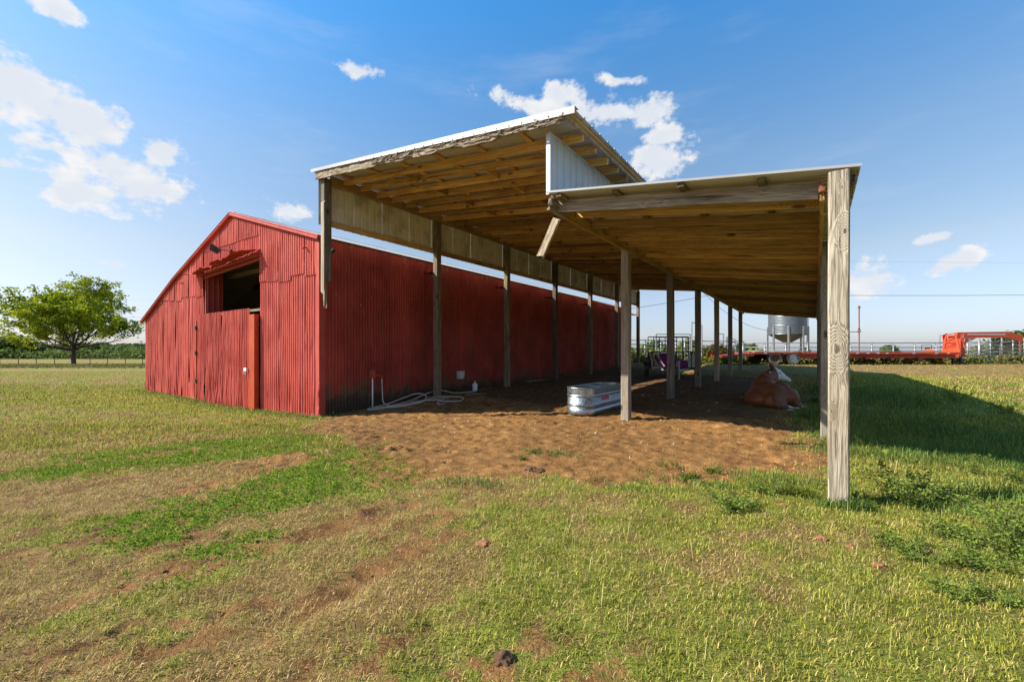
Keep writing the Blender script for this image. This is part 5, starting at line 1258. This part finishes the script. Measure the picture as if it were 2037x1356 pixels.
o = link('underwood', np_mesh('underwood', V, Q, None, M['leaf'], np.repeat(c, 4, 0))); put(o, 'underwood', 'green brush filling the foot of the far woodland edge', 'brush', kind='stuff')
# low bushy trees beyond the corrals
for i, (px, z, s_, lb) in enumerate([(1300, 95, .55, 'low round tree beyond the fence, left of the second shed post'), (1372, 88, .5, 'small tree seen behind the gate frames'), (1480, 90, .42, 'small bushy tree right of the sixth shed post'), (1770, 150, .5, 'low distant tree behind the middle of the trailer'), (1900, 60, .26, 'dark green tree behind the trailer riser'),
                                       (2010, 62, .5, 'round green tree right of the gooseneck'), (2045, 66, .62, 'green tree at the right edge of the picture'), (1960, 75, .34, 'dark bush seen through the corral panels'), (1250, 120, .4, 'pale distant bush beside the far shed corner'), (1600, 170, .4, 'distant tree behind the grain bin')]):
    X_, Y_ = W(px, z); make_tree(wood_m[i % 3], 'small_tree', lb, 'tree', (X_, Y_, G(X_, Y_) - .5), i * 1.3, (s_, s_, s_))
# gnarled bare-stemmed shrub behind the fifth post
X_, Y_ = W(1425, 31)
shr = tree_meshes(31, .5, .05, 5, 3, .9, 1.1, .4, 2.3, 900, .11, ((.05, .05, .02), (.16, .13, .04)), clump=.16)
make_tree(shr, 'dry_shrub', 'scraggly half-bare shrub behind the shed posts by the pipe gates', 'shrub', (X_, Y_, G(X_, Y_)), 0)

# ------------------------------------------------------------------ weeds: each plant its own thing
def weed_meshes(seed, h, spread, nst, lsize, greens, leafy=16):
    r = random.Random(seed); sb = MB(); P = []
    for k in range(nst):
        a = r.uniform(0, 6.28); e = r.uniform(.35, 1.3); L_ = h * r.uniform(.6, 1.1); d_ = Vector((math.cos(a) * spread / h, math.sin(a) * spread / h, e)).normalized(); p = Vector((r.uniform(-.04, .04), r.uniform(-.04, .04), -.02)); pts = [p.copy()]
        for i in range(7):
            d_ = (d_ + Vector((r.uniform(-.25, .25), r.uniform(-.25, .25), r.uniform(-.12, .14)))).normalized(); p = p + d_ * L_ / 7; p.z = max(p.z, .01); pts.append(p.copy())
            for q in range(int(leafy / 3)):
                P.append(tuple(p + Vector((r.gauss(0, .035), r.gauss(0, .035), r.gauss(0, .025)))))
            if i > 1 and r.random() < .75:
                q = p + Vector((r.uniform(-1, 1), r.uniform(-1, 1), r.uniform(-.1, .8))).normalized() * L_ * .22; sb.tube([p, q], [.0028, .0012], 4, cap=False)
                for _ in range(int(leafy / 2)): f = r.random(); P.append(tuple(p.lerp(q, f) + Vector((r.gauss(0, .02), r.gauss(0, .02), r.gauss(0, .015)))))
        sb.tube(pts, [.005 * (1 - .1 * i) for i in range(len(pts))], 4, cap=False)
    P = np.array(P); P[:, 2] = np.maximum(P[:, 2], .01); V, Q = leaf_quads(P, lsize, seed, .5, 1.9); rg = np.random.default_rng(seed)
    tn = np.clip(rg.normal(.45, .3, len(P)), 0, 1)[:, None]; c = np.array(greens[0]) * (1 - tn) + np.array(greens[1]) * tn
    return sb.mesh('stems', M['wstem'], False), np_mesh('leaves', V, Q, None, M['leaf'], np.repeat(c, 4, 0))
M['wstem'] = plain('weed_stem', (.13, .11, .045), .8)
wd_g = ((.06, .10, .018), (.27, .34, .06)); wd_y = ((.05, .08, .012), (.19, .23, .03))
WM = [weed_meshes(41, .42, .34, 15, .015, wd_g, 30), weed_meshes(42, .30, .46, 17, .014, wd_g, 28), weed_meshes(43, .55, .30, 10, .020, wd_g, 20), weed_meshes(44, .20, .30, 14, .014, wd_y, 26)]
def weed(px, py, k, s_, label, name='weed', group=None):
    X_, Y_ = on_ground(px, py); t_ = thing(name, label, 'weed', (X_, Y_, GZat(X_, Y_)), random.uniform(0, 6), group); t_.scale = (s_, s_, s_)
    link('stems', WM[k][0], t_, loc=(0, 0, 0)); o = link('leaves', WM[k][1], t_, loc=(0, 0, 0)); o['kind'] = 'stuff'; return t_
for a_ in [(1455, 1010, 1, .95, 'dark leafy weed left of the front post, the one reaching lowest'), (1515, 975, 1, .75, 'bushy weed between the bare dirt and the front post'), (1590, 985, 3, .9, 'low bright weed just left of the front post foot'),
           (1712, 1005, 3, .8, 'grassy weed against the right of the front post foot'), (1800, 1000, 0, 1.15, 'large dark leafy weed right of the front post'), (1845, 985, 1, .95, 'weed merging into the right side of the large dark weed'), (1900, 1000, 1, .7, 'weed spreading right of the pair near the front post'),
           (1790, 1085, 1, .70, 'low sprawling weed below the large dark weed'), (1830, 1110, 1, .62, 'low weed in the grass under the sprawling one'), (1925, 1075, 1, .95, 'broad sprawling weed at the right of the foreground'), (1985, 1060, 0, .95, 'tall leafy weed near the right edge of the picture'),
           (2020, 1120, 0, .85, 'leafy weed cut by the right edge'), (1960, 1130, 1, .8, 'weed in front of the tall one near the right edge'), (1900, 1180, 1, .55, 'lowest weed patch in the right foreground'), (1975, 1190, 1, .6, 'small weed low at the right'),
           (1925, 942, 2, .55, 'thin upright weed at the front rim of the shed shadow'), (1838, 812, 2, 1.0, 'dark shrubby weed on the diagonal shadow edge'), (1905, 800, 2, .9, 'weed standing in the sun beyond the shadow edge'), (2000, 822, 2, .9, 'weed on the shadow edge near the right border'),
           (1370, 950, 3, .7, 'small weed on the edge of the bare dirt'), (1420, 940, 3, .6, 'low clump of weed where the dirt meets the grass'), (915, 780, 3, .9, 'small green weed growing at the foot of the red wall'), (1600, 830, 3, .8, 'weed tuft beside the cow and the second right post'), (1630, 800, 3, 1.0, 'weed tuft behind the cow at the right row of posts'),
           (1040, 912, 3, .45, 'small sprig on the bare dirt beside the dung'), (2030, 960, 0, .7, 'weed at the right border below the shadow')]:
    weed(*a_)
# dung and clay lumps
def lump(px, py, s_, m, label, name, cat, seed, flat=.5):
    X_, Y_ = on_ground(px, py); bm = bmesh.new(); bmesh.ops.create_icosphere(bm, subdivisions=4, radius=1)
    for v in bm.verts:
        n_ = mnoise.noise(v.co * 1.6 + Vector((seed, 0, 0))) * .35 + mnoise.noise(v.co * 5 + Vector((0, seed, 0))) * .18 + mnoise.noise(v.co * 13) * .08; v.co *= 1 + n_; v.co.z *= flat
        v.co *= s_
    me_ = bpy.data.meshes.new(name); bm.to_mesh(me_); bm.free(); me_.materials.append(M[m]); me_.polygons.foreach_set('use_smooth', [True] * len(me_.polygons))
    o = link(name, me_, None, loc=(X_, Y_, GZat(X_, Y_) + s_ * flat * .25)); put(o, name, label, cat); return o
lump(1000, 1312, .050, 'dung', 'brown dried dung heap in the grass at the bottom of the picture', 'dung_heap', 'dung', 1, .75)
lump(1055, 932, .085, 'dung', 'dark split dung pat on the bare dirt below the stock tank', 'dung_heap', 'dung', 2, .45); lump(1072, 934, .075, 'dung', 'dark round dung pat touching the split one', 'dung_heap', 'dung', 3, .5)
lump(782, 888, .16, 'clay', 'flat orange clay lump on the dirt in front of the barn corner', 'clay_lump', 'clay lump', 4, .25)
lump(962, 1082, .055, 'clay', 'crumbly clay mound in the middle of the foreground grass', 'clay_lump', 'clay lump', 5, .3); lump(1175, 996, .03, 'clay', 'small clay clod in the green grass below the dirt', 'clay_lump', 'clay lump', 6, .6)
lump(1635, 1070, .04, 'clay', 'clay clod in the grass below the front post', 'clay_lump', 'clay lump', 7, .4); lump(1690, 1085, .04, 'clay', 'clay clod below and right of the front post', 'clay_lump', 'clay lump', 8, .4); lump(1748, 1122, .045, 'clay', 'clay mound in the grass left of the sprawling weeds', 'clay_lump', 'clay lump', 9, .35)
lump(1555, 1006, .05, 'clay', 'flat orange clod left of the front post foot', 'clay_lump', 'clay lump', 10, .3)

# ------------------------------------------------------------------ grass: blades strewn by the cover masks
def wedge(n, z0, z1, pw_=1.0, half=1.45):
    z = (rng.uniform(z0 ** pw_, z1 ** pw_, n)) ** (1 / pw_); xc = rng.uniform(-half, half, n) * z
    return xc * CT - z * ST, xc * ST + z * CT, z
def inside_bldg(X, Y): return (X < BX + .02) & (X > LX[0]) & (Y > BY0 - .05) & (Y < BY1)
def blades(X, Y, h, wdt, lean, curl, c0, c1, name, label, cat, m, head=None, z_off=0.0):
    n = len(X); Z = g_full(X, Y) + z_off; a = rng.uniform(0, 2 * np.pi, n) if head is None else head
    d_ = np.stack([np.cos(a), np.sin(a), np.zeros(n)], 1); s_ = np.stack([-np.sin(a), np.cos(a), np.zeros(n)], 1)
    B = np.stack([X, Y, Z - .005], 1); up = np.array([0, 0, 1.0])
    p1 = B + d_ * (h * lean * .45)[:, None] + up * (h * .62 * np.sqrt(np.clip(1 - lean ** 2 * .8, .02, 1)))[:, None]
    p2 = p1 + d_ * (h * (lean * .55 + curl))[:, None] + up * (h * .45 * (1 - lean - curl * .6))[:, None]
    p2[:, 2] = np.maximum(p2[:, 2], Z + .003)
    w2 = (wdt / 2)[:, None]
    V = np.stack([B - s_ * w2, B + s_ * w2, p1 + s_ * w2 * .8, p1 - s_ * w2 * .8, p2], 1).reshape(-1, 3)
    i0 = np.arange(n) * 5
    Q = np.stack([i0, i0 + 1, i0 + 2, i0 + 3], 1); Tn = np.stack([i0 + 3, i0 + 2, i0 + 4], 1)
    k = rng.uniform(0, 1, (n, 1)); c = c0 * (1 - k) + c1 * k; c = c * rng.choice([.55, .85, 1.0, 1.15, 1.45], (n, 1), p=[.15, .25, .3, .2, .1])
    c = c * (1 + .22 * pn(X * 2.1, Y * 2.1))[:, None]
    C = np.repeat(np.clip(c, 0, 1), 5, 0)
    o = link(name, np_mesh(name, V, Q, Tn, m, C)); put(o, name, label, cat, kind='stuff'); return o
def arr(*x): return np.array(x, float)[None]
def strew(layers):
    Xs, Ys, Zs = [], [], []
    for n, z0, z1 in layers:
        X, Y, z = wedge(n, z0, z1, 1.6); Xs.append(X); Ys.append(Y); Zs.append(z)
    return np.concatenate(Xs), np.concatenate(Ys), np.concatenate(Zs)
# green blades
X, Y, z = strew([(150000, 1.7, 4.2), (270000, 4.0, 9.5), (210000, 9, 22), (150000, 20, 42)])
dmk, gmk, cmk2 = masks(X, Y); u = rng.uniform(0, 1, len(X)); tuft = sstep(fbm(X * 4.5 + 60, Y * 4.5, 4, .65), -.2, .2)
keep = (u < (gmk ** 1.3) * (.14 + .95 * tuft) * (1 - .75 * cmk2) + .13 * (1 - dmk)) & (rng.uniform(0, 1, len(X)) > dmk * .99) & ~inside_bldg(X, Y); X, Y, z, gm_ = X[keep], Y[keep], z[keep], gmk[keep]; n = len(X)
sc_ = np.clip(z / 5, .75, 3.2)
blades(X, Y, rng.uniform(.025, .075, n) * (1 + .35 * pn(X * .8, Y * .8)) * np.clip(sc_, .75, 1.6), rng.uniform(.0032, .0072, n) * sc_, rng.uniform(.1, .85, n), rng.uniform(0, .2, n), arr(.12, .145, .018), arr(.46, .44, .075), 'grass', 'short green pasture grass growing round the shed and barn', 'grass', M['blade'])
# straw coloured blades, mostly lying
X, Y, z = strew([(150000, 1.7, 4.2), (230000, 4.0, 9.5), (150000, 9, 22), (100000, 20, 42)])
dmk, gmk, cmk2 = masks(X, Y); u = rng.uniform(0, 1, len(X)); tuft = sstep(fbm(X * 4.3 - 20, Y * 4.3, 4, .65), -.22, .22)
keep = (u < (1 - gmk * .42) * (.12 + .75 * tuft) * (1 - .85 * cmk2)) & (rng.uniform(0, 1, len(X)) > dmk * .985) & ~inside_bldg(X, Y); X, Y, z = X[keep], Y[keep], z[keep]; n = len(X); sc_ = np.clip(z / 5, .75, 3.2)
blades(X, Y, rng.uniform(.02, .065, n) * np.clip(sc_, .75, 1.5), rng.uniform(.0022, .0052, n) * sc_, rng.uniform(.6, 1.0, n), rng.uniform(0, .18, n), arr(.25, .15, .05), arr(.68, .50, .21), 'dry_grass', 'dry straw coloured grass lying between the green blades', 'grass', M['straw'], z_off=.006)
# sparse taller seed stalks
X, Y, z = strew([(2600, 2.2, 6.0), (4200, 5.5, 16.0)])
dmk, gmk, _ = masks(X, Y); keep = (rng.uniform(0, 1, len(X)) > dmk) & ~inside_bldg(X, Y) & (rng.uniform(0, 1, len(X)) < .25 + sstep(fbm(X * .9, Y * .9 + 30, 3), -.05, .25)); X, Y, z = X[keep], Y[keep], z[keep]; n = len(X)
blades(X, Y, rng.uniform(.07, .19, n), rng.uniform(.002, .0042, n) * np.clip(z / 5, .8, 2), rng.uniform(.05, .7, n), rng.uniform(0, .25, n), arr(.22, .20, .05), arr(.62, .54, .26), 'seed_stalks', 'scattered taller pale grass stalks above the short pasture', 'grass', M['straw'])
# clover-like ground cover: little leaf clusters
X, Y, z = strew([(170000, 2.0, 10.0)])
_, _, ck = masks(X, Y); keep = rng.uniform(0, 1, len(X)) < ck * 1.0; X, Y, z = X[keep], Y[keep], z[keep]
P = np.stack([X, Y, g_full(X, Y) + rng.uniform(.008, .045, len(X)) * (1 + .5 * pn(X * 4, Y * 4))], 1)
r3 = np.repeat(P, 3, 0) + rng.normal(0, .010, (len(P) * 3, 3)) * np.array([1, 1, .4]); V, Q = leaf_quads(r3, .014, 77, .35, 1.5)
k = np.clip(rng.normal(.5, .3, len(r3)), 0, 1)[:, None]; c = arr(.075, .155, .014) * (1 - k) + arr(.24, .36, .035) * k
o = link('ground_cover', np_mesh('ground_cover', V, Q, None, M['leaf'], np.repeat(c, 4, 0))); put(o, 'ground_cover', 'bright green small-leaved ground cover in patches on the left foreground', 'ground cover', kind='stuff')
# taller tufts in the shadow strip right of the shed, along the barn foot and round the posts
Xl, Yl, Hl = [], [], []
def patch(px_, py_, n, rx, ry, h):
    X0, Y0_ = on_ground(px_, py_); Xl.append(X0 + rng.normal(0, rx, n)); Yl.append(Y0_ + rng.normal(0, ry, n)); Hl.append(rng.uniform(.5, 1.1, n) * h)
for q in [(1800, 900, 1500, .7, .5, .16), (1900, 905, 1500, .6, .3, .2), (2000, 925, 1500, .5, .3, .18), (1720, 905, 900, .5, .2, .16), (1750, 790, 2600, .7, 1.6, .26), (1780, 850, 1800, .8, .8, .2), (1900, 870, 1800, .8, .8, .2), (1990, 880, 1500, .8, .6, .2), (1640, 780, 900, .25, 1.0, .28), (1625, 830, 700, .2, .6, .26), (1640, 870, 300, .15, .2, .18),
          (1700, 1010, 260, .07, .06, .16), (1650, 1008, 180, .08, .05, .12), (1540, 955, 400, .4, .12, .14), (1380, 958, 300, .35, .1, .10), (1240, 968, 200, .3, .1, .08), (1060, 900, 160, .12, .1, .09), (1120, 905, 160, .15, .08, .1), (1330, 925, 120, .12, .08, .10), (960, 962, 200, .2, .1, .09), (900, 960, 150, .15, .1, .09),
          (1300, 742, 1200, 2.6, .5, .16), (1500, 746, 1200, 1.6, .6, .16), (700, 812, 300, .3, .1, .08), (2000, 770, 700, 1.2, 1.2, .2), (1860, 1010, 500, .4, .2, .14), (1980, 990, 600, .35, .3, .18)]: patch(*q)
n0 = 5200; Xl.append(rng.uniform(LX[0] - .5, BX + .4, n0)); Yl.append(BY0 - .12 - np.abs(rng.normal(0, .28, n0))); Hl.append(rng.uniform(.04, .13, n0))
n0 = 260; Xl.append(BX + .05 + np.abs(rng.normal(0, .12, n0))); Yl.append(rng.uniform(BY0, BY0 + 1.6, n0)); Hl.append(rng.uniform(.05, .12, n0))
X = np.concatenate(Xl); Y = np.concatenate(Yl); h = np.concatenate(Hl); ok = ~inside_bldg(X, Y); X, Y, h = X[ok], Y[ok], h[ok]; n = len(X)
blades(X, Y, h, rng.uniform(.004, .009, n), rng.uniform(.05, .7, n), rng.uniform(0, .5, n), arr(.055, .12, .022), arr(.19, .26, .06), 'tall_grass', 'taller green grass tufts round the posts, along the walls and in the shed shadow', 'grass', M['blade'])
# weeds along the pipe fence and under the trailer, and the seedy strip at the wire fence
n = 16000; px = rng.uniform(1225, 2300, n); zz = 28.6 + np.abs(rng.normal(0, 2.2, n)); xc = (px - CX) / F_PX * zz; X = xc * CT - zz * ST; Y = xc * ST + zz * CT
keep = rng.uniform(0, 1, n) < .06 + .8 * sstep(fbm(X * .9, Y * .9, 4, .6), -.05, .25); X, Y = X[keep], Y[keep]; n = len(X)
hh = rng.uniform(.05, 1.0, n) ** 1.4 * .48 * (1 + .5 * pn(X * .5, Y * .5)); P = np.stack([X, Y, g_full(X, Y) + hh], 1); P = np.repeat(P, 3, 0) + rng.normal(0, .09, (n * 3, 3)); V, Q = leaf_quads(P, .10, 88, .6, 1.6)
k = np.clip(rng.normal(.5, .3, len(P)) + .4 * pn(P[:, 0] * .7, P[:, 1] * .7), 0, 1)[:, None]; c = arr(.055, .070, .014) * (1 - k) + arr(.23, .23, .045) * k
o = link('fence_weeds', np_mesh('fence_weeds', V, Q, None, M['leaf'], np.repeat(c, 4, 0))); put(o, 'fence_weeds', 'thick leafy weeds along the pipe fence and under the red trailer', 'weeds', kind='stuff')
n = 12000; px = rng.uniform(1240, 1520, n); zz = rng.uniform(33, 60, n); xc = (px - CX) / F_PX * zz; X = xc * CT - zz * ST; Y = xc * ST + zz * CT
P = np.stack([X, Y, g_full(X, Y) + rng.uniform(0, .9, n) * (1 + .6 * pn(X * .3, Y * .3))], 1); V, Q = leaf_quads(P, .22, 89, .6, 1.6); k = rng.uniform(0, 1, (n, 1)); c = arr(.075, .095, .02) * (1 - k) + arr(.24, .26, .05) * k
o = link('field_weeds', np_mesh('field_weeds', V, Q, None, M['leaf'], np.repeat(c, 4, 0))); put(o, 'field_weeds', 'yellow-green tall weeds in the field beyond the gates behind the shed', 'weeds', kind='stuff')
n = 26000; px = rng.uniform(-600, 420, n); zz = rng.normal(64, 5, n); xc = (px - CX) / F_PX * zz; X = xc * CT - zz * ST; Y = xc * ST + zz * CT
blades(X, Y, rng.uniform(.2, .6, n), rng.uniform(.03, .06, n), rng.uniform(.1, .6, n), rng.uniform(0, .4, n), arr(.13, .11, .045), arr(.26, .25, .08), 'fence_grass', 'tall brownish grass along the wire fence under the lone tree', 'grass', M['straw'])
# crumbs of soil and pale chips on the bare dirt
n = 20000; X, Y, z = wedge(n, 3, 16, 1.5, 1.2); dmk, _, _ = masks(X, Y); keep = (rng.uniform(0, 1, n) < dmk ** 2) & ~inside_bldg(X, Y); X, Y, z = X[keep], Y[keep], z[keep]; n = len(X)
s_ = (.005 + .032 * rng.uniform(0, 1, n) ** 3) * np.clip(z / 9, .7, 1.4); base = np.array([(1, 0, 0), (0, 1, 0), (-1, 0, 0), (0, -1, 0), (0, 0, .8)], float)
jit = rng.uniform(.55, 1.3, (n, 5, 1)); V = (np.stack([X, Y, g_full(X, Y)], 1)[:, None] + base[None] * jit * s_[:, None, None]).reshape(-1, 3); i0 = np.arange(n) * 5
Tn = np.concatenate([np.stack([i0 + a_, i0 + (a_ + 1) % 4, i0 + 4], 1) for a_ in range(4)]); k = (rng.uniform(0, 1, (n, 1)) < .07); c = np.where(k, arr(.45, .40, .34), arr(.22, .135, .055) * rng.uniform(.6, 1.3, (n, 1)))
o = link('soil_clods', np_mesh('soil_clods', V, None, Tn, M['straw'], np.repeat(c, 5, 0))); put(o, 'soil_clods', 'small clods and pale chips scattered over the bare brown dirt', 'soil clods', kind='stuff')
